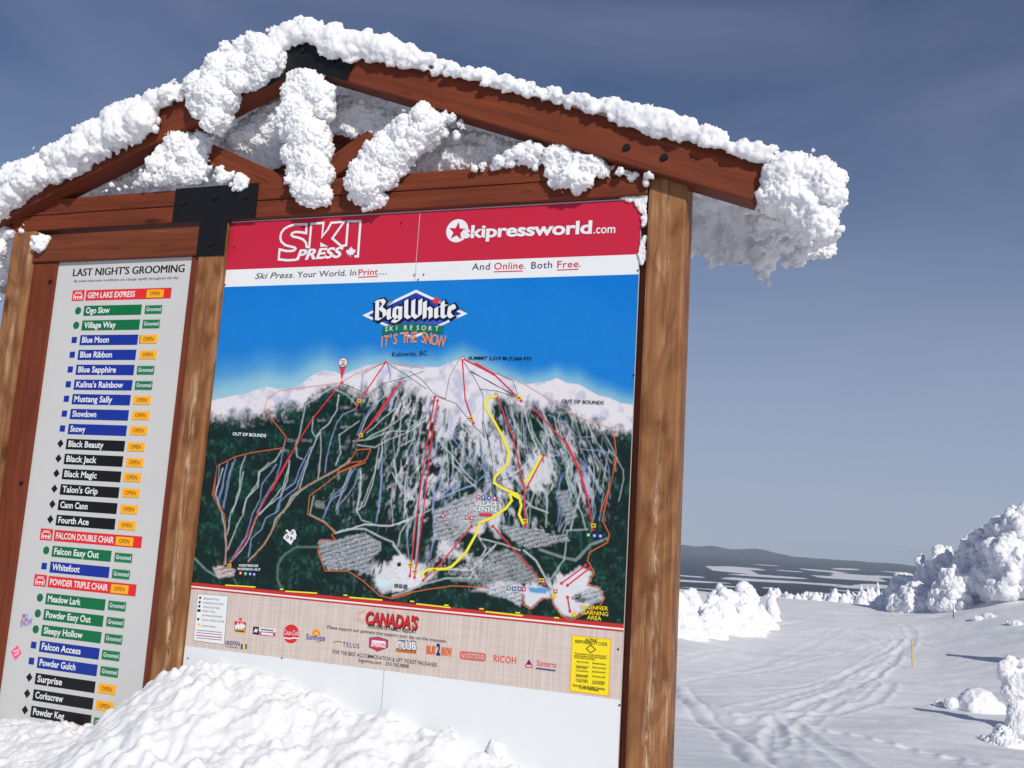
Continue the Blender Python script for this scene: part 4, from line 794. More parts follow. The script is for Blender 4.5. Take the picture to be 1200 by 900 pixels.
# the resort emblem on the blue
mb = MB(); E_ = lambda pts: T(crop(420, 330, 0.116667, pts))
DSH = ink('emblem_shadow', 12, 22, 62)
mb.poly(E_([(42, 340), (580, 82), (1098, 322), (545, 578)]), WHITE_P, 3); mb.poly(E_([(100, 338), (580, 112), (1035, 322), (545, 548)]), ROYAL, 4); mb.poly(E_([(230, 400), (580, 360), (900, 390), (545, 548)]), ink('emblem_mid_blue', 58, 92, 186), 5)
def letters(dx, dy, m_, lay, nb):
    D = lambda pts: E_([(x+dx, y+dy) for x, y in pts])
    nbv = Vector(E_([(0, 0)])[0])-Vector(E_([nb])[0])
    for st in [[(195, 190), (190, 370)], [(175, 200), (240, 185), (262, 215), (225, 268), (265, 300), (270, 345), (225, 380), (185, 375)],   # B
               [(310, 275), (308, 365), (325, 375)], [(300, 228), (325, 205)],                                                                  # i
               [(430, 265), (370, 260), (362, 340), (392, 368), (420, 345)], [(425, 260), (422, 380), (395, 405), (350, 398), (362, 378)],        # g
               [(485, 185), (482, 345), (515, 368), (552, 335), (556, 185)], [(556, 335), (590, 366), (622, 335), (626, 180)], [(470, 200), (500, 180)],  # W
               [(672, 200), (668, 370)], [(670, 285), (705, 262), (730, 285), (728, 368)],                                                         # h
               [(785, 262), (783, 350), (800, 362)],                                                                                             # i
               [(850, 200), (848, 345), (875, 362)], [(825, 248), (885, 244)],                                                                    # t
               [(925, 300), (965, 278), (950, 240), (925, 245), (912, 330), (940, 360), (970, 345)]]:                                             # e
        mb.nib(D(st), nbv, m_, lay)
for dx, dy, nb in ((-10, 6, (62, -40)), (8, 4, (62, -40)), (20, 22, (62, -40)), (0, -10, (60, -36))): letters(dx, dy, DSH, 6, nb)
letters(0, 0, WHITE_P, 7, (38, -24))
cc = E_([(782, 198)])[0]; maple(mb, cc[0], cc[1], 0.025, LEAF, 8)
arcp = [(238, 535), (250, 455), (400, 428), (560, 420), (720, 432), (858, 448), (852, 525), (700, 512), (550, 508), (400, 514)]
mb.poly(E_(arcp), GREEN_P, 8)
for ch, x, y, r in [('S', 285, 500, -3), ('K', 335, 494, -2), ('I', 388, 490, -1), ('R', 478, 485, 0), ('E', 535, 485, 0), ('S', 600, 487, 1), ('O', 660, 489, 2), ('R', 725, 493, 3), ('T', 790, 497, 4)]:
    c = E_([(x, y)])[0]; mb.text(ch, c, 0.024, WHITE_P, 9, None, 0, 0.005, 1, 'C')
for ch, x, y in [('I', 237, 660), ('T', 282, 650), ("'", 325, 640), ('S', 372, 632), ('T', 465, 618), ('H', 515, 614), ('E', 570, 613), ('S', 655, 617), ('N', 705, 627), ('O', 765, 640), ('W', 832, 655)]:
    c = E_([(x, y)])[0]; mb.text(ch, c, 0.058, ORANGE, 10, None, 0, 0.02, 1, 'C', 0.62)
mb.build('resort_emblem', mapo, None)

# sponsor strip
mb = MB(); zs0, zs1 = 0.881, 1.215
mb.rect(0.003, 2.44, zs0, 1.187, BEIGE, 1); mb.rect(0.003, 2.44, 1.203, 1.222, ink('strip_red', 196, 48, 40), 3); mb.rect(0.003, 2.44, 1.195, 1.203, WHITE_P, 3); mb.rect(0.003, 2.44, 1.187, 1.195, ink('strip_red', 196, 48, 40), 3)
bt = BEIGE.node_tree; bb = bt.nodes['Principled BSDF']; co_ = bt.nodes.new('ShaderNodeTexCoord')
cols = []
for sc_ in ((95, 1, 3.0), (4, 1, 80)):
    mm = bt.nodes.new('ShaderNodeMapping'); mm.inputs['Scale'].default_value = sc_; nn = bt.nodes.new('ShaderNodeTexNoise'); nn.inputs['Scale'].default_value = 1; nn.inputs['Detail'].default_value = 3
    bt.links.new(co_.outputs['Object'], mm.inputs['Vector']); bt.links.new(mm.outputs[0], nn.inputs['Vector']); cols.append(nn)
ma_ = bt.nodes.new('ShaderNodeMix'); ma_.data_type = 'FLOAT'; ma_.inputs[0].default_value = 0.3; bt.links.new(cols[0].outputs['Fac'], ma_.inputs[2]); bt.links.new(cols[1].outputs['Fac'], ma_.inputs[3])
rr = bt.nodes.new('ShaderNodeValToRGB'); rr.color_ramp.elements[0].position = 0.34; rr.color_ramp.elements[0].color = (*lin(198, 180, 170), 1); rr.color_ramp.elements[1].position = 0.64; rr.color_ramp.elements[1].color = (*lin(218, 205, 196), 1)
bt.links.new(ma_.outputs[0], rr.inputs['Fac']); bt.links.new(rr.outputs['Color'], bb.inputs['Base Color'])
mb.text("CANADA'S", XZ(428.5, 731.5), 0.060, BLACK, 3, XZ(490, 738.5), 0.12, 0.05); mb.text("CANADA'S", XZ(427.8, 730.3), 0.060, ink('strong_red', 208, 40, 42), 4, XZ(489.3, 737.3), 0.12, 0.035)
mb.text('FAVOURITE FAMILY RESORT', XZ(431, 735.6), 0.0165, BLACK, 3, XZ(488, 742.6), 0, 0.02)
ox, oz = XZ(424, 722.5); mb.dots([(ox+0.034*math.cos(a*0.3)*(0.75+0.25*math.cos(a*1.5)), oz+0.034*math.sin(a*0.3)*(0.75+0.25*math.cos(a*1.5))) for a in range(3, 19)], 0.006, 0.011, LEAF, 3)
mb.text('Please support our partners that support your day on the mountain.', XZ(383.7, 736.5), 0.0165, BLACK, 3, XZ(524, 753.5), 0, 0.004)
mb.text('FOR THE BEST ACCOMMODATION & LIFT TICKET PACKAGES', XZ(390, 765.8), 0.0185, BLACK, 3, XZ(512, 781.5), 0, 0.004)
mb.text('bigwhite.com   250.765.8888', XZ(420.5, 775.5), 0.0175, BLACK, 3, XZ(479, 783), 0, 0.004)
strip = mb.build('sponsor_strip', board, MBK)
SQ = lambda pts: T(crop(255, 715, 0.116667, pts)); SR = lambda pts: T(crop(420, 735, 0.116667, pts)); SS = lambda pts: T(crop(530, 745, 0.116667, pts))
def logo(fn): 
    global mb
    mb = MB(); fn(); mb.build('sponsor_logo', strip, None)
REDL = ink('logo_red', 214, 44, 48); PINKL = ink('logo_pink', 206, 60, 96); PALER = ink('logo_salmon', 222, 88, 80); VIO = ink('logo_violet', 70, 62, 140)
def l1():
    mb.poly(SQ([(172, 110), (288, 122), (283, 195), (172, 190)]), REDL, 3); mb.poly(SQ([(172, 190), (283, 195), (280, 232), (170, 218)]), ink('logo_gold', 206, 160, 40), 3)
    mb.stroke(SQ([(182, 150), (190, 175), (205, 145), (215, 178), (230, 150), (240, 178), (252, 146), (262, 172), (275, 150)]), 0.014, WHITE_P, 4); mb.stroke(SQ([(185, 205), (268, 214)]), 0.006, BLACK, 4)
    c = SQ([(233, 92)])[0]; mb.disc(c[0], c[1], 0.010, PALER, 3, 10)
def l2():
    mb.poly(SQ([(360, 165), (418, 170), (415, 248), (355, 240)]), BLACK, 3); mb.stroke(SQ([(372, 222), (384, 195), (392, 215), (404, 188)]), 0.008, WHITE_P, 4)
    mb.poly(SQ([(422, 172), (588, 188), (585, 222), (420, 212)]), WHITE_P, 3); mb.poly(SQ([(420, 212), (585, 228), (578, 266), (418, 250)]), PINKL, 3); mb.stroke(SQ([(435, 192), (565, 206)]), 0.006, INKGREY, 4); mb.stroke(SQ([(440, 232), (560, 246)]), 0.011, WHITE_P, 4)
def l3():
    c = SQ([(740, 238)])[0]; mb.disc(c[0], c[1], 0.048, REDL, 3, 28); mb.text('Coca-Cola', (c[0]-0.044, c[1]-0.008), 0.026, WHITE_P, 5, (c[0]+0.046, c[1]-0.004), 0.35, 0.0); mb.stroke(SQ([(668, 275), (720, 287), (770, 278), (812, 285)]), 0.007, WHITE_P, 4)
def l4():
    c = SQ([(990, 250)])[0]; mb.poly([(c[0]+0.026*math.cos(i*math.pi/10), c[1]+0.030*math.sin(i*math.pi/10)) for i in range(11)], ink('logo_orange', 240, 140, 50), 3); mb.poly([(c[0]+0.012*math.cos(i*math.pi/8), c[1]+0.014*math.sin(i*math.pi/8)) for i in range(9)], YEL, 4)
    mb.text('SunRype', SQ([(888, 292)])[0], 0.030, VIO, 4, SQ([(1080, 312)])[0], 0.1, 0.01)
def l5():
    mb.text('IREFIN', SQ([(78, 352)])[0], 0.024, NAVY, 3, SQ([(224, 364)])[0], 0.1, 0.015, 1.1); mb.stroke(SQ([(80, 366), (218, 381)]), 0.003, INKGREY, 3)
    for xa, m_ in ((238, NAVY), (258, YEL), (280, GREEN_P)): mb.poly(SQ([(xa, 340), (xa+17, 341), (xa+14, 392), (xa-4, 389)]), m_, 3)
def l6():
    mb.text('TELUS', XZ(401.5, 757.5), 0.023, VIO, 3, XZ(421, 760), 0, 0.01, 1.25); mb.stroke(T([(391, 753), (395, 751.5), (401, 752.5)]), 0.004, ink('logo_olive', 120, 120, 80), 3)
def l7():
    mb.poly(SR([(110, 105), (200, 95), (300, 128), (298, 205), (195, 245), (108, 200)]), INKGREY, 3); mb.poly(SR([(120, 112), (200, 105), (290, 134), (288, 200), (195, 236), (118, 195)]), PINKL, 4); mb.poly(SR([(118, 192), (195, 214), (288, 200), (195, 236)]), REDL, 5)
    mb.text('SPRINGS', SR([(130, 190)])[0], 0.024, WHITE_P, 6, SR([(278, 205)])[0], 0.1, 0.03); mb.stroke(SR([(140, 138), (270, 152)]), 0.010, WHITE_P, 6)
def l8():
    mb.text('CLUB', SR([(386, 219)])[0], 0.042, NAVY, 3, SR([(585, 232)])[0], 0, 0.06); mb.text('CLUB', SR([(386, 217)])[0], 0.038, WHITE_P, 4, SR([(580, 229)])[0], 0, 0.03); mb.text('the', SR([(425, 148)])[0], 0.010, NAVY, 4, SR([(470, 150)])[0])
    mb.poly(SR([(376, 218), (588, 234), (580, 270), (374, 246)]), ink('logo_orange', 240, 140, 50), 3); mb.text('PENGUIN', SR([(385, 242)])[0], 0.018, BLACK, 5, SR([(575, 262)])[0], 0, 0.0)
def l9():
    mb.text('BUS', SR([(682, 264)])[0], 0.036, ink('logo_orange2', 222, 104, 58), 3, SR([(772, 272)])[0], 0, 0.07); mb.text('2', SR([(783, 276)])[0], 0.052, NAVY, 4, SR([(822, 279)])[0], 0, 0.05); mb.text('SNOW', SR([(832, 278)])[0], 0.036, ink('logo_orange2', 222, 104, 58), 3, SR([(938, 290)])[0], 0, 0.07)
def l10():
    a = SS([(82, 170), (100, 162), (310, 182), (332, 196), (332, 240), (315, 252), (100, 228), (84, 215)]); mb.stroke(a, 0.007, PALER, 3, True); mb.text('Nintendo', SS([(100, 217)])[0], 0.027, PALER, 4, SS([(318, 240)])[0], 0.05, 0.012)
def l11(): mb.text('RICOH', SS([(415, 258)])[0], 0.031, PALER, 3, SS([(642, 283)])[0], 0, 0.02, 1.1)
def l12():
    mb.poly(SS([(772, 235), (812, 305), (805, 322), (735, 318), (728, 300)]), PINKL, 3); mb.poly(SS([(772, 240), (790, 282), (752, 280)]), NAVY, 4); mb.stroke(SS([(742, 300), (800, 305)]), 0.005, WHITE_P, 4)
    mb.text('Sunterra', SS([(850, 298)])[0], 0.026, PALER, 3, SS([(1045, 322)])[0], 0, 0.01); mb.stroke(SS([(840, 325), (1038, 352)]), 0.007, VIO, 3)
for f_ in (l1, l2, l3, l4, l5, l6, l7, l8, l9, l10, l11, l12): logo(f_)
# legend
mb = MB(); G_ = lambda pts: T(crop(220, 685, 0.088853, pts))
mb.poly(G_([(130, 118), (540, 150), (485, 795), (78, 740)]), INKGREY, 3); mb.poly(G_([(135, 123), (535, 154), (481, 789), (83, 735)]), WHITE_P, 4)
for s_, a, b in [('BEGINNER TRAIL', (212, 195), (425, 212)), ('INTERMEDIATE TRAIL', (208, 250), (478, 274)), ('ADVANCED TRAIL', (204, 305), (432, 326)), ('EXPERT TRAIL', (200, 360), (370, 374)), ('ALPINE BOUNDARY', (192, 415), (465, 440)), ('SLOW SKIING ZONE', (192, 475), (485, 502)), ('NIGHT SKIING', (188, 555), (370, 570))]:
    mb.text(s_, G_([a])[0], 0.0095, INKGREY, 5, G_([b])[0])
for y in (600, 632, 700): mb.stroke(G_([(125, y), (455, y+32)]), 0.0030, INKGREY, 5)
mb.stroke(G_([(108, 666), (455, 700)]), 0.0045, INKRED, 5)
for p_ in ((168, 175), (162, 232), (156, 286), (142, 342), (162, 343), (142, 456)): c = G_([p_])[0]; mb.disc(c[0], c[1], 0.0075, BLACK, 5, 8)
c = G_([(150, 528)])[0]; mb.rect(c[0]-0.01, c[0]+0.01, c[1]-0.006, c[1]+0.006, YEL, 5)
mb.build('legend_panel', board, MBK)
# yellow notice
mb = MB(); Y_ = lambda pts: T(crop(655, 735, 0.1, pts))
mb.poly(Y_([(152, 88), (615, 140), (585, 812), (125, 750)]), ink('notice_edge', 242, 176, 30), 3); mb.poly(Y_([(162, 100), (604, 150), (575, 798), (137, 740)]), ink('notice_yellow', 246, 222, 36), 4)
def yt(s_, a, b, h=0.014, bold=0.02): mb.text(s_, Y_([a])[0], h, ink('notice_black', 40, 36, 16), 5, Y_([b])[0], 0, bold)
yt('ALPINE', (308, 162), (450, 178)); yt('RESPONSIBILITY CODE', (192, 182), (566, 220))
mb.stroke(Y_([(375, 208), (430, 262), (372, 300), (322, 250)]), 0.004, ink('notice_black', 40, 36, 16), 5, True)
for s_, a, b in [('There are elements of risk that common sense and', (185, 316), (558, 350)), ('personal awareness can help reduce. Regardless', (183, 340), (556, 374)), ('of how you decide to use the slopes', (181, 362), (420, 386)),
                 ('Always stay in control.', (208, 410), (352, 424)), ('People ahead of you have', (206, 462), (350, 476)), ('Do not stop where you', (202, 515), (345, 528)), ('Before starting downhill', (200, 565), (342, 580)), ('If you are involved in', (200, 618), (340, 632)), ('or witness a collision', (200, 638), (340, 652)), ('yield to others', (206, 480), (330, 492)), ('obstruct a trail', (206, 582), (330, 594)),
                 ('Always use proper devices', (392, 428), (550, 446)), ('Observe and obey all', (390, 478), (550, 494)), ('Keep off closed trails', (390, 528), (545, 542)), ('You must not use lifts', (388, 582), (545, 598)), ('You must have sufficient', (392, 640), (540, 656)), ('physical dexterity', (392, 662), (535, 678))]: yt(s_, a, b, 0.0088, 0.012)
yt('Know the Code. Be Safety Conscious.', (165, 690), (542, 738), 0.0115); yt('It is your Responsibility', (235, 718), (468, 752), 0.0115)
mb.build('yellow_notice', board, MBK)
# screws and the joint between the two sheets
for px, py in [(264.5, 334), (748, 317), (486, 322.5), (497, 322), (490.5, 328), (221, 771), (331, 771), (725, 760.5), (726.5, 826), (245, 480), (239.5, 566), (743, 440), (470.5, 262), (275, 290)]:
    x, z = XZ(px, py); mb = MB(); mb.disc(x, z, 0.0048, BLACK, 11, 8); mb.build('screw_head', board, MBK)

# ------------------------------------------------------------------ the grooming board
GB0 = Vector((-0.75, 0, 0))
gb = empty('grooming_board', GB0, 'narrow grey-white board listing ski runs with coloured name plates, between left and middle posts', 'notice board')
mb = MB(); mb.box(-1.262, -0.236, 0.0, 0.016, -0.25, 3.10, GREY_BOARD)
for k_ in (0, 1, 2): mb.text("LAST NIGHT'S GROOMING", (-1.137+0.0022*k_, 3.006), 0.047, BLACK, 1+0.3*k_, (-0.296+0.0022*k_, 3.006), 0, 0.0)
mb.text('Be aware that snow conditions can change rapidly throughout the day.', (-1.119, 2.966), 0.0165, BLACK, 1, (-0.325, 2.966), 0.1, 0.004)
mb.build('backing_panel', gb, -GB0)
G_C, B_C, K_C, R_C = ink('run_green', 6, 110, 62), ink('run_blue', 16, 48, 150), ink('run_black', 12, 13, 16), ink('lift_header_red', 224, 44, 44)
O_C = ink('tile_amber', 250, 176, 32); O_T = ink('tile_brown', 120, 60, 14); G_T = ink('tile_green', 22, 122, 74)
ROWS = [('R', 'GEM LAKE EXPRESS', 'O'), ('G', 'Ogo Slow', 'G'), ('G', 'Village Way', 'G'), ('B', 'Blue Moon', 'OG'), ('B', 'Blue Ribbon', 'O'), ('B', 'Blue Sapphire', 'G'), ('B', "Kalina's Rainbow", 'G'), ('B', 'Mustang Sally', 'O'), ('B', 'Showdown', 'O'), ('B', 'Snowy', 'O'),
        ('K', 'Black Beauty', 'O'), ('K', 'Black Jack', 'O'), ('K', 'Black Magic', 'O'), ('K', "Talon's Grip", 'O'), ('K', 'Cann Cann', 'O'), ('K', 'Fourth Ace', 'O'), ('R', 'FALCON DOUBLE CHAIR', 'O'), ('G', 'Falcon Easy Out', 'G'), ('B', 'Whitefoot', 'G'), ('R', 'POWDER TRIPLE CHAIR', 'O'), ('G', 'Meadow Lark', 'G'), ('G', 'Powder Easy Out', 'G'), ('G', 'Sleepy Hollow', 'G'), ('B', 'Falcon Access', 'G'), ('B', 'Powder Gulch', 'G'), ('K', 'Surprise', 'O'), ('K', 'Corkscrew', 'O'), ('K', 'Powder Keg', 'G')]
ZT = [2.913, 2.814, 2.722, 2.630, 2.538, 2.446, 2.354, 2.265, 2.174, 2.083, 1.992, 1.902, 1.812, 1.720, 1.628, 1.538, 1.449, 1.355, 1.263, 1.180, 1.080, .989, .898, .808, .717, .625, .534, .442]
C_OF = {'G': G_C, 'B': B_C, 'K': K_C, 'R': R_C}
for (kind, nm, st), zt in zip(ROWS, ZT):
    mb = MB(); xr = -0.369 if kind == 'R' else -0.573; hb = 0.066 if kind == 'R' else 0.063
    mb.rect(-1.011, xr, zt-hb, zt, C_OF[kind], 2)
    w_ = len(nm)*(0.0268 if kind != 'R' else 0.0232)
    if kind == 'R': mb.text(nm, (-0.995, zt-0.050), 0.035, WHITE_P, 3, (-0.995+min(0.43, 0.0225*len(nm)), zt-0.050), 0, 0.02)
    else: mb.text(nm, (-0.993, zt-0.047), 0.036, WHITE_P, 3, (-0.993+0.0228*len(nm)*(0.97 if len(nm) > 10 else 1.0), zt-0.047), 0, 0.022)
    mb.build('lift_header' if kind == 'R' else 'name_plate', gb, -GB0)
    mb = MB()
    if kind == 'R':
        x0, x1 = -1.118, -1.024; mb.rect(x0, x1, zt-hb, zt+0.002, R_C, 2)
        mb.stroke([(x0+.014, zt-.058), (x0+.014, zt-.030), (x0+.028, zt-.018), (x0+.066, zt-.018), (x1-.014, zt-.030), (x1-.014, zt-.058)], 0.005, WHITE_P, 3); mb.stroke([(x0+.014, zt-.042), (x1-.014, zt-.042)], 0.005, WHITE_P, 3)
        for i in range(3): mb.stroke([(x0+.028+i*.019, zt-.058), (x0+.028+i*.019, zt-.034)], 0.007, WHITE_P, 3)
        mb.stroke([(x0+.02, zt-.010), (x1-.02, zt-.010)], 0.003, WHITE_P, 3)
        mb.build('lift_icon', gb, -GB0)
    else:
        xc, zc = -1.056, zt-0.030
        if kind == 'G': mb.disc(xc, zc, 0.0235, G_C, 2, 22)
        elif kind == 'B': mb.rect(xc-0.020, xc+0.020, zc-0.019, zc+0.019, B_C, 2)
        else: mb.poly([(xc, zc-0.026), (xc+0.024, zc), (xc, zc+0.026), (xc-0.024, zc)], K_C, 2)
        mb.build('grade_marker', gb, -GB0)
    mb = MB(); dx = RNG.uniform(-0.004, 0.004); dz = RNG.uniform(-0.003, 0.003); x0, x1 = -0.547+dx, -0.425+dx; z1 = zt-0.006+dz; z0 = z1-0.050
    if kind == 'R': x0 += {'G': 0}.get(nm[0], 0) if nm[0] == 'G' else 0.0; z1 = zt-0.010; z0 = z1-0.049
    if 'O' in st:
        if st == 'OG': mb.rect(x0-0.010, x0+0.02, z0, z1, G_T, 2); x1 -= 0.004
        mb.box(x0, x1, -0.0045, -0.0004, z0, z1, O_C); mb.text('OPEN', ((x0+x1)/2, z0+0.014), 0.023, O_T, 9, None, 0, 0.004, 1, 'C', 0.9)
    else:
        mb.box(x0, x1, -0.0045, -0.0004, z0, z1, G_T); mb.text('Groomed', (x0+0.012, z0+0.015), 0.024, WHITE_P, 9, (x1-0.004, z0+0.015), 0, 0.01)
    mb.build('status_tile', gb, -GB0)
# two stickers low on the left edge
mb = MB(); k = lambda pts: T(crop(0, 700, 0.1, pts))
mb.poly(k([(355, 160), (390, 320), (240, 372), (235, 340), (330, 180)]), ink('sticker_pale_blue', 176, 208, 226), 2)
mb.text('PU', k([(262, 268)])[0], 0.033, ink('sticker_magenta', 176, 60, 130), 3, k([(330, 258)])[0], 0.2, 0.03); mb.text('SNOW', k([(240, 345)])[0], 0.036, ink('sticker_magenta', 176, 60, 130), 3, k([(385, 318)])[0], 0.2, 0.02)
mb.build('sticker', gb, -GB0)
mb = MB(); mb.poly(k([(128, 640), (205, 562), (255, 655), (180, 740)]), ink('sticker_pink', 246, 90, 140), 2); mb.stroke(k([(160, 640), (215, 615), (215, 655), (170, 680)]), 0.010, ink('sticker_light_pink', 252, 190, 206), 3)
mb.build('sticker', gb, -GB0)
for px, py in [(59, 330), (25, 566)]:
    p = on_y(px, py, -0.02); bolt(p[0], p[2], -0.018, kiosk, -K0, 0.012)

# ------------------------------------------------------------------ rime and snow on the shelter
def deck_balls(side, x_from, x_to, y0, y1, n, r0, r1, lift, seed):
    rng = np.random.default_rng(seed); o = []
    for _ in range(n):
        x = rng.uniform(x_from, x_to); y = rng.uniform(y0, y1); r = rng.uniform(r0, r1)
        z = KZ-KS*abs(x-KX)+(RW+0.03)*1.068+lift*r; o.append((x, y, z, r, 1.3, 1.3, 0.75))
    return o
LEFT_LIP = [(0, 255), (20, 245), (30, 228), (60, 222), (78, 214), (88, 212), (110, 192), (150, 172), (172, 165), (186, 147), (193, 128), (218, 113), (224, 88), (190, 104), (150, 116), (100, 145), (50, 173), (0, 200), (-60, 232), (-60, 292)]
s_ = outline_balls(LEFT_LIP, -0.145, 0.115, 260, rmin=0.02, yj=0.8, seed=1, knobs=220)+deck_balls(-1, -2.68, 0.40, 0.0, 1.02, 150, 0.07, 0.12, 0.4, 2)
snow_thing('roof_snow', s_, 'thick lumpy snow along the left slope of the gable roof', 'snow lying on the roof', voxel=0.0105, seed=3)
CAP = [(318, 34), (345, 22), (375, 27), (420, 37), (450, 41), (480, 54), (520, 71), (560, 82), (600, 90), (660, 104), (705, 117), (735, 119), (760, 126), (800, 140), (860, 160), (905, 176), (902, 192), (860, 178), (800, 163), (750, 150), (722, 143), (712, 134), (680, 126), (640, 116), (600, 106), (560, 96), (500, 82), (440, 71), (420, 65), (414, 72), (385, 67), (370, 50), (336, 52), (328, 68), (312, 60)]
s_ = outline_balls(CAP, -0.135, 0.06, 700, rmin=0.024, yj=0.6, seed=4, knobs=70, xs=1.7)+deck_balls(1, 0.5, 3.08, 0.0, 1.02, 150, 0.055, 0.09, 0.3, 5)
snow_thing('roof_snow', s_, 'thinner snow cap along the ridge and right slope of the gable roof', 'snow lying on the roof', voxel=0.0100, fine=(0.010, 0.015), lump=(0.012, 0.05), seed=6)
def hang(poly, Y, rmax, n, label, seed, knobs=120, voxel=0.0056, extra=None, yj=0.7, lump=(0.019, 0.052), fine=(0.013, 0.0135)):
    return snow_thing('snow_clump', outline_balls(poly, Y, rmax, n, yj=yj, seed=seed, knobs=knobs)+(extra or []), label, 'rime clumps clinging to the shelter', voxel=voxel, seed=seed, lump=lump, fine=fine)
hang([(215, 106), (228, 84), (268, 50), (300, 30), (330, 38), (337, 70), (320, 94), (292, 108), (276, 128), (264, 150), (250, 162), (236, 152), (226, 140), (219, 122)], -0.15, 0.115, 110, 'biggest snow clump, draped over the left rafter just below the ridge', 11, 150)
hang([(335, 86), (350, 77), (375, 82), (390, 95), (395, 120), (387, 140), (389, 170), (388, 200), (393, 234), (370, 247), (346, 239), (334, 215), (327, 180), (324, 150), (330, 120), (326, 104)], -0.075, 0.105, 110, 'tall snow column hiding the king post in the middle of the gable', 12, 150, extra=[(0.455, -0.06, z, 0.07) for z in np.linspace(3.55, 4.05, 8)])
hang([(470, 135), (495, 119), (517, 125), (536, 135), (550, 148), (541, 162), (526, 156), (510, 166), (492, 182), (478, 202), (456, 226), (440, 246), (416, 244), (401, 226), (405, 205), (425, 178), (442, 158)], -0.075, 0.10, 110, 'slanting snow clump on the right strut, leaning away from the tall column', 13, 140)
hang([(640, 172), (662, 164), (690, 175), (720, 189), (748, 202), (768, 207), (756, 215), (735, 212), (710, 208), (696, 214), (686, 226), (678, 236), (664, 225), (645, 226), (634, 205)], -0.055, 0.075, 90, 'tapering snow clump on the right half of the tie beam, under the right rafter', 14, 90)
hang([(600, 176), (614, 170), (628, 172), (638, 182), (632, 199), (620, 196), (606, 190), (575, 197), (540, 200), (566, 192)], -0.05, 0.045, 40, 'small snow patch on top of the tie beam, left of the tapering clump', 15, 60)
hang([(188, 164), (203, 150), (220, 147), (240, 150), (249, 165), (247, 192), (270, 200), (292, 206), (290, 226), (276, 222), (262, 221), (250, 211), (228, 216), (188, 218), (150, 222), (110, 227), (140, 214), (168, 198), (184, 184)], -0.045, 0.085, 130, 'snow clump heaped on the left strut and tie beam above the T-shaped plate', 16, 140)
hang([(37, 277), (48, 271), (62, 276), (55, 284), (50, 298), (40, 294)], -0.05, 0.03, 24, 'fist-sized snow lump stuck at the left end of the header board', 17, 40, voxel=0.006, lump=(0.018, 0.03), fine=(0.006, 0.012))
hang([(-30, 268), (0, 264), (24, 257), (32, 264), (27, 276), (14, 280), (6, 300), (4, 330), (0, 360), (-12, 380), (-40, 380)], -0.03, 0.06, 60, 'snow crust clinging to the outer side of the left post', 18, 120)
hang([(722, 232), (748, 228), (757, 229), (757, 262), (754, 268), (752, 250), (746, 240), (736, 235)], -0.006, 0.008, 120, 'thin snow rim on the top right corner of the red banner', 19, 0, voxel=0.004, lump=(0.007, 0.022), fine=(0.005, 0.009), yj=0.5)
hang([(751, 280), (756, 277), (756, 306), (751, 310), (749, 300)], -0.006, 0.008, 60, 'small frost patch beside the white end of the banner, against the right post', 27, 0, voxel=0.004, lump=(0.007, 0.022), fine=(0.005, 0.009), yj=0.5)
END = [(893, 184), (915, 177), (945, 177), (975, 183), (997, 212), (994, 236), (984, 246), (988, 280), (955, 290), (930, 268), (905, 258), (886, 246), (881, 230), (890, 205)]
s_ = outline_balls(END, -0.09, 0.12, 120, yj=0.9, seed=21, knobs=140)+outline_balls([(870, 222), (985, 236), (988, 270), (962, 282), (925, 290), (895, 284), (872, 272)], 0.45, 0.14, 90, yj=7.0, seed=22, knobs=40)
snow_thing('snow_clump', s_, 'bulging snow mass wrapped round the right end of the roof', 'rime clumps clinging to the shelter', seed=23)
hang([(258, 172), (275, 150), (300, 128), (345, 108), (348, 158), (330, 164), (318, 168), (300, 178), (280, 180), (266, 180)], 0.13, 0.07, 130, 'shaded rime sheet behind the left strut, left of the tall snow column', 24, 60, lump=(0.022, 0.06))
hang([(392, 112), (425, 118), (470, 135), (520, 150), (560, 152), (610, 170), (640, 190), (630, 200), (560, 204), (480, 206), (450, 188), (436, 168), (422, 158), (409, 166), (396, 158)], 0.13, 0.07, 260, 'long shaded rime sheet behind the truss, right of the tall snow column', 25, 120, lump=(0.022, 0.06))
hang([(112, 222), (150, 205), (180, 186), (205, 170), (240, 168), (252, 205), (240, 216), (180, 220)], 0.12, 0.065, 120, 'rime wedge filling the left corner of the gable behind the tie beam', 26, 60, lump=(0.022, 0.06))
# rime under the roof boards and hanging from the back rafters
_fr = [on_y(px, py, 0.885) for px, py in [(236, 218), (256, 184), (270, 182), (300, 189), (328, 178), (345, 172), (395, 168), (408, 182), (422, 166), (436, 176), (452, 206), (475, 222)]]
FR_X = [p[0] for p in _fr]; FR_Z = [p[2] for p in _fr]
def under(side, xa, xb, seed):
    rng = np.random.default_rng(seed); o = []
    for _ in range(420):
        x = rng.uniform(xa, xb); y = rng.uniform(0.10, 1.02); z = KZ-KS*abs(x-KX)+RW*1.068; r = rng.uniform(0.06, 0.10); o.append((x, y, z-0.2*r-0.04*y, r, 1.5, 1.5, 0.8))
    for x in np.arange(xa, xb, 0.022):
        z = KZ-KS*abs(x-KX)+RW*1.068
        zb_ = np.interp(x, FR_X, FR_Z) if FR_X[0] < x < FR_X[-1] else None
        dep = 0.20+0.16*vnoise(np.array([[x*2.6, seed, 0.0]]), 3)[0]+0.10*vnoise(np.array([[x*9, seed, 2.0]]), 4)[0]+0.07*vnoise(np.array([[x*30, seed, 2.0]]), 4)[0]
        if zb_ is not None: dep = max(0.03, z-zb_-0.15)
        for t in np.linspace(0.1, 1, 7):
            r = 0.105*(1-0.72*t**1.5); o.append((x+rng.normal()*0.008, 0.885+rng.uniform(-0.03, 0.03)-0.02*t, z-dep*t+r*0.3, r, 1.0, 1.0, 1.4))
    return o
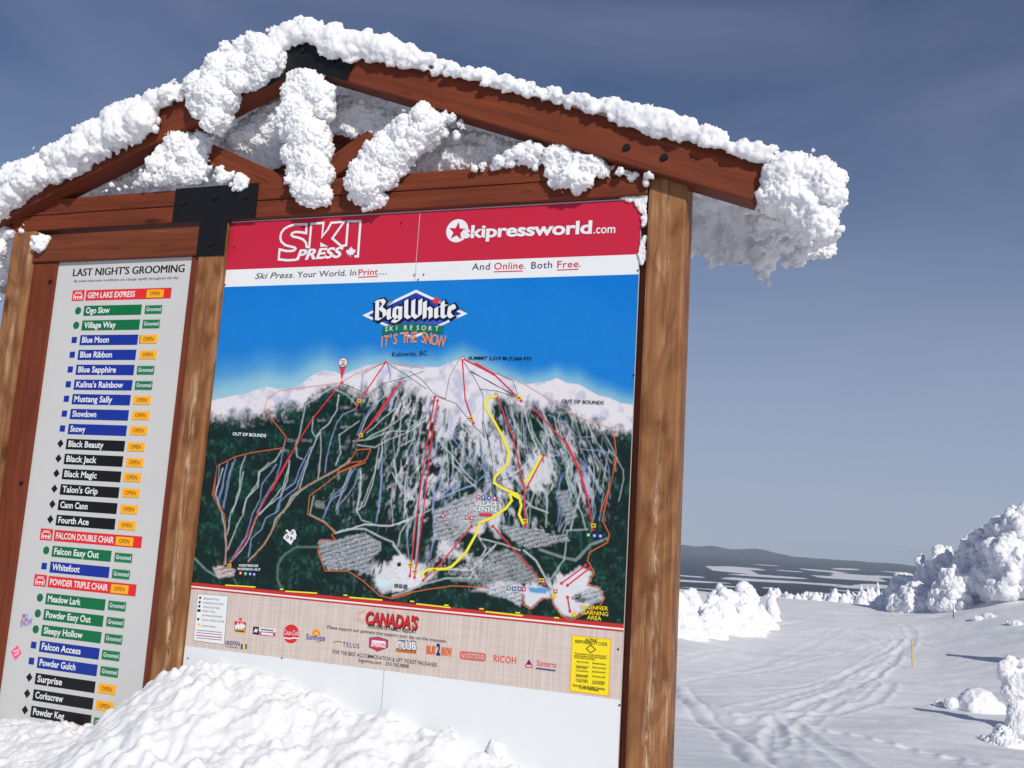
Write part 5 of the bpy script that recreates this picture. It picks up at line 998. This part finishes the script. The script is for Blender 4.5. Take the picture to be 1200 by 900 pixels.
for side, xa, xb, lab in ((-1, -2.5, 0.45, 'grey rime sheet hanging under the left roof slope behind the truss'), (1, 0.46, 3.0, 'grey rime sheet hanging under the right roof slope behind the truss')):
    snow_thing('rime_sheet', under(side, xa, xb, 30+side), lab, 'rime hanging under the roof', voxel=0.012, lump=(0.055, 0.10), fine=(0.014, 0.026), seed=31, cat='rime')
# splashes of snow frozen to the white foot of the map board
for k_, (poly, lab) in enumerate([([(515, 885), (521, 862), (526, 845), (534, 862), (545, 874), (556, 890)], 'small pointed snow splash frozen to the white foot of the map board'), ([(570, 885), (574, 862), (580, 872), (588, 866), (586, 890)], 'two-pronged snow splash right of the pointed one on the white board'), ([(440, 840), (452, 832), (462, 838), (470, 850), (476, 900), (430, 900)], 'rounded snow splash at the joint of the two white sheets')]):
    snow_thing('snow_splash', outline_balls(poly, -0.012, 0.03, 40, rmin=0.006, yj=0.3, seed=50+k_, knobs=20), lab, 'snow splashes on the board foot', voxel=0.006, lump=(0.012, 0.03), fine=(0.006, 0.014), seed=50+k_)

# ------------------------------------------------------------------ snow-plastered trees
PINE = mat('dark_needles', (0.02, 0.03, 0.028), 0.8, 0.1)
def ghost_tree(px, base_py, top_py, D, width, label, group=None, seed=0, lean=0.0, nl=46, vox=None, dark=0, spread=1.0, soft=False, Dmax=None, cat='tree', name='snow_covered_tree'):
    if D is None: h_ = hit(px, base_py); D = math.hypot(h_[0]-CX, h_[1]-CY)
    if Dmax: D = min(D, Dmax)
    b = at_dist(px, base_py, D); gz_ = float(ground_z(np.array([b[0]]), np.array([b[1]]))[0]); t_ = at_dist(px, top_py, D)
    H = t_[2]-gz_; rng = np.random.default_rng(seed); o = []
    n = 14
    for i in range(n):
        t = i/(n-1); r = width*(0.40*(1-t)**0.65+0.12)
        o.append((b[0]+lean*H*t*t*AR.x+rng.normal()*0.05*width, b[1]+lean*H*t*t*AR.y+rng.normal()*0.05*width, gz_+0.02*H+t*(H-r*0.9)-0.10*H*(1-t), r))
    for k in range(13):
        a = k*0.485+rng.uniform(0, 0.4); r = width*rng.uniform(0.13, 0.22); o.append((b[0]+width*0.42*math.cos(a), b[1]+width*0.42*math.sin(a), gz_, r, 1.2, 1.2, 0.8))
    for _ in range(nl):
        t = rng.uniform(0.03, 0.96)**0.9; a = rng.uniform(0, 2*math.pi); R_ = width*(0.50*(1-t)**0.7+0.07)*rng.uniform(0.7, 1.15)*spread
        r = width*(rng.uniform(0.07, 0.17) if soft else rng.uniform(0.045, 0.13))*(1.1-0.5*t); x = b[0]+lean*H*t*t*AR.x+R_*math.cos(a); y = b[1]+lean*H*t*t*AR.y+R_*math.sin(a); z = gz_+t*H*0.97
        o.append((x, y, z, r, 1.0, 1.0, 1.3)); o.append((x*0.98+b[0]*0.02, y*0.98+b[1]*0.02, z-r*1.1, r*0.75))
    vox = vox or max(0.02, H/70)
    me, org = clump_mesh(name, o, vox, SNOW_T, (width*0.10, width*0.30) if soft else (0.06+width*0.045, 0.18+width*0.06), (width*0.012, width*0.06) if soft else (0.02+width*0.010, 0.06+width*0.02), seed, np.array([b[0], b[1], gz_]))
    tr = tag(link(name, me, None, org), label, cat, group)
    if dark:                                    # bare needled twigs showing where the rime has broken off
        for _ in range(dark):
            mb = MB()
            a = rng.uniform(0, 2*math.pi); t = rng.uniform(0.05, 0.6); R_ = width*(0.40*(1-t)+0.12)
            c = np.array([R_*math.cos(a), R_*math.sin(a), t*H]); 
            for _ in range(16):
                q = c+rng.normal(size=3)*width*0.05; d = rng.normal(size=3)*width*0.045; e = rng.normal(size=3)*width*0.02; mb.face([q-d, q+e, q+d], PINE)
            mb.build('bare_twig', tr)
    return tr
G1 = 'rime-covered trees at the left of the snowfield'
for i, (px, bp, tp_, D, w, ln, lab) in enumerate([(786, 742, 694, 58, 2.6, 0.0, 'lumpy snow-plastered tree partly behind the right post'), (816, 738, 690, 60, 1.7, -0.15, 'snow-plastered tree with rounded top, second from the right post'), (838, 738, 688, 59, 2.2, 0.2, 'hunched snow-plastered tree, broad and bent to the right'), (864, 736, 686, 58, 2.3, 0.25, 'tallest hunched snow tree in the cluster beside the right post'), (886, 734, 706, 57, 1.7, 0.1, 'low rounded snow-plastered tree beneath the knob-headed one'), (904, 728, 690, 58, 0.8, 0.08, 'slim snow-plastered tree with a knob-shaped head, end of the cluster'), (826, 744, 712, 55, 1.6, 0.0, 'low snow-plastered bush in front of the left tree cluster'), (868, 742, 714, 54, 1.9, 0.1, 'wide low snow mound of a bush in front of the tallest hunched tree')]):
    ghost_tree(px, bp, tp_, None, w*1.35, lab, G1, seed=100+i, lean=ln, nl=9, spread=0.72, soft=True)
G2 = 'rime-covered trees on the rise at the right'
for i, (px, bp, tp_, D, w, ln, dk, lab) in enumerate([(1206, 690, 592, 74, 4.6, -0.05, 2, 'tallest snow-laden tree, cut by the right edge of the view'), (1178, 692, 607, 75, 3.8, -0.05, 3, 'second tallest snow-laden tree, just left of the tallest'), (1152, 694, 620, 76, 3.4, 0.0, 5, 'snow-laden tree with dark twigs showing low on its left side'), (1134, 694, 628, 78, 2.4, 0.0, 0, 'pointed snow-laden tree at the shoulder of the right-hand group'), (1104, 696, 640, 80, 3.2, 0.0, 0, 'shaded snow-laden tree with a bright knob on top'), (1086, 698, 651, 81, 2.0, -0.1, 0, 'small snow-laden tree leaning left beside the bright-knobbed one'), (1120, 697, 662, 74, 2.6, 0, 0, 'low snow-laden tree in front of the shaded bright-knobbed one'), (1060, 700, 672, 84, 2.6, 0, 0, 'small snow-laden tree with a two-lobed tip, left end of the right-hand group'), (1074, 702, 684, 77, 2.8, 0, 0, 'low white snow hummock of a bush at the foot of the right-hand group'), (1040, 703, 692, 86, 1.9, 0, 0, 'smallest rounded snow bush, where the right-hand group meets the ridge')]):
    ghost_tree(px, bp+2, tp_, None, w*1.30, lab, G2, Dmax=D+11, seed=140+i, lean=ln, nl=150 if w > 2.5 else 60, dark=dk)
G3 = 'snow shapes close by on the right'
def pillar_tree(px, base_py, top_py, seed, label):
    x, y, z = hit(px, base_py); D = math.hypot(x-CX, y-CY); H = at_dist(px, top_py, D)[2]-z; rng = np.random.default_rng(seed); o = []
    for t in np.linspace(0, 1, 16):
        r = H*(0.17-0.06*t+0.035*math.sin(t*9+1)); a = rng.uniform(0, 6.28)
        o.append((x+0.10*H*t*t*AR.x*-1+r*0.35*math.cos(a), y+r*0.35*math.sin(a), z+t*(H-r), r, 1.0, 1.0, 1.15))
        if t > 0.1: o.append((x+r*0.9*math.cos(a), y+r*0.9*math.sin(a), z+t*H*0.92, r*0.62, 1, 1, 1.3))
    for k in range(10): a = k*0.63; o.append((x+H*0.17*math.cos(a), y+H*0.17*math.sin(a), z, H*rng.uniform(0.06, 0.10), 1.3, 1.3, 0.8))
    me, org = clump_mesh('snow_covered_tree', o, H/75, SNOW_T, (H*0.035, H*0.10), (H*0.010, H*0.03), seed, np.array([x, y, z]))
    return tag(link('snow_covered_tree', me, None, org), label, 'tree', G3)
pillar_tree(1192, 856, 769, 170, 'upright pillar-like snow-plastered sapling at the right edge of the view, nearest on the snowfield')
ghost_tree(1238, 778, 690, None, 2.0, 'snow-plastered tree just beyond the right edge, casting the upper shadow', G3, seed=171, nl=30)
ghost_tree(1178, 872, 852, None, 0.9, 'low crumbly snow bush at the foot of the sapling', G3, seed=172, nl=46)
# the rounded mound
def mound(px, py, D, w, h, label, seed):
    if D is None: h_ = hit(px, py); D = math.hypot(h_[0]-CX, h_[1]-CY)
    b = at_dist(px, py, D); gz_ = float(ground_z(np.array([b[0]]), np.array([b[1]]))[0]); rng = np.random.default_rng(seed)
    o = [(b[0], b[1], gz_+h*0.15, w*0.36, 1.25, 1.0, 0.9*h/(w*0.36))]+[(b[0]+rng.normal()*w*0.25, b[1]+rng.normal()*w*0.2, gz_+h*0.2, w*rng.uniform(0.1, 0.2)) for _ in range(12)]
    me, org = clump_mesh('snow_mound', o, 0.035, SNOW_T, (0.05, 0.5), (0.015, 0.12), seed, np.array([b[0], b[1], gz_]))
    return tag(link('snow_mound', me, None, org), label, 'snow mound', G3)
mound(1147, 832, None, 1.75, 0.80, 'rounded smooth snow mound just left of the sapling', 181)
mound(1100, 826, None, 0.4, 0.22, 'small snow nub in the shadow left of the rounded mound', 182)
for i, (px, py) in enumerate([(1190, 733), (1146, 727), (1158, 725)]): mound(px, py, None, 0.9, 0.3, ('broken snow lump by the right edge of the view, above the pole shadows', 'left one of two low snow lumps near the dark pole', 'right one of two low snow lumps near the dark pole')[i], 183+i)
# the far row along the brow of the hill
rngt = np.random.default_rng(9)
for i in range(44):
    px = 898+i*3.45+rngt.uniform(-2, 2); hgt = rngt.uniform(3, 10)*(1.4 if px > 985 else 1.0)+(6 if rngt.random() > 0.9 else 0); D = rngt.uniform(100, 108)
    bp = 706-0.02*(px-900)
    ghost_tree(px, bp, bp-hgt-3, D, rngt.uniform(0.6, 1.2), 'small frosted tree in the row along the brow of the snowfield', 'frosted trees along the brow', seed=200+i, nl=10, vox=0.09)

# ------------------------------------------------------------------ marker poles
PY, PDK = mat('pole_yellow', (0.66, 0.47, 0.14), 0.6, 0.3, noise=(8, 0.15)), mat('pole_dark', (0.03, 0.035, 0.04), 0.6, 0.3)
def pole(px, base_py, top_py, r, m, label):
    x, y, z = hit(px, base_py); D = math.hypot(x-CX, y-CY); top = at_dist(px-0.5, top_py, D)[2]; H = top-z
    root = empty('marker_pole', (x, y, z), label, 'marker pole', 'bamboo marker poles')
    for nm, z0, z1, rr_ in (('shaft', -0.3, H*0.93, r), ('tip', H*0.93, H, r*1.25)):
        bm = bmesh.new(); bmesh.ops.create_cone(bm, cap_ends=True, segments=10, radius1=rr_, radius2=rr_*0.85, depth=z1-z0); bmesh.ops.translate(bm, verts=bm.verts, vec=(0, 0, (z0+z1)/2))
        me = bpy.data.meshes.new(nm); bm.to_mesh(me); bm.free(); me.materials.append(m); link(nm, me, root)
    root.rotation_euler = (0.02, -0.03, 0)
pole(1069.5, 782.5, 751, 0.038, PY, 'yellow marker pole standing alone in the middle of the snowfield')
pole(1045, 723, 712, 0.04, PY, 'faint short yellow marker pole farther off, below the brow')
pole(1117.5, 725, 707, 0.032, PDK, 'dark marker pole at the foot of the right-hand trees')

# ------------------------------------------------------------------ the air
hz = bpy.data.materials.new('haze'); hz.use_nodes = True; ht = hz.node_tree; ht.nodes.clear()
hv = ht.nodes.new('ShaderNodeVolumePrincipled'); ho = ht.nodes.new('ShaderNodeOutputMaterial'); ht.links.new(hv.outputs['Volume'], ho.inputs['Volume'])
hv.inputs['Density'].default_value = 1.35e-5; hv.inputs['Color'].default_value = (0.76, 0.88, 1.0, 1); hv.inputs['Anisotropy'].default_value = -0.25
mb = MB(); mb.box(-95000, 95000, -95000, 95000, -1150, 16, hz); hb_ = mb.build('haze'); tag(hb_, 'pale blue air between the snowfield and the far hills', None, None, 'stuff')
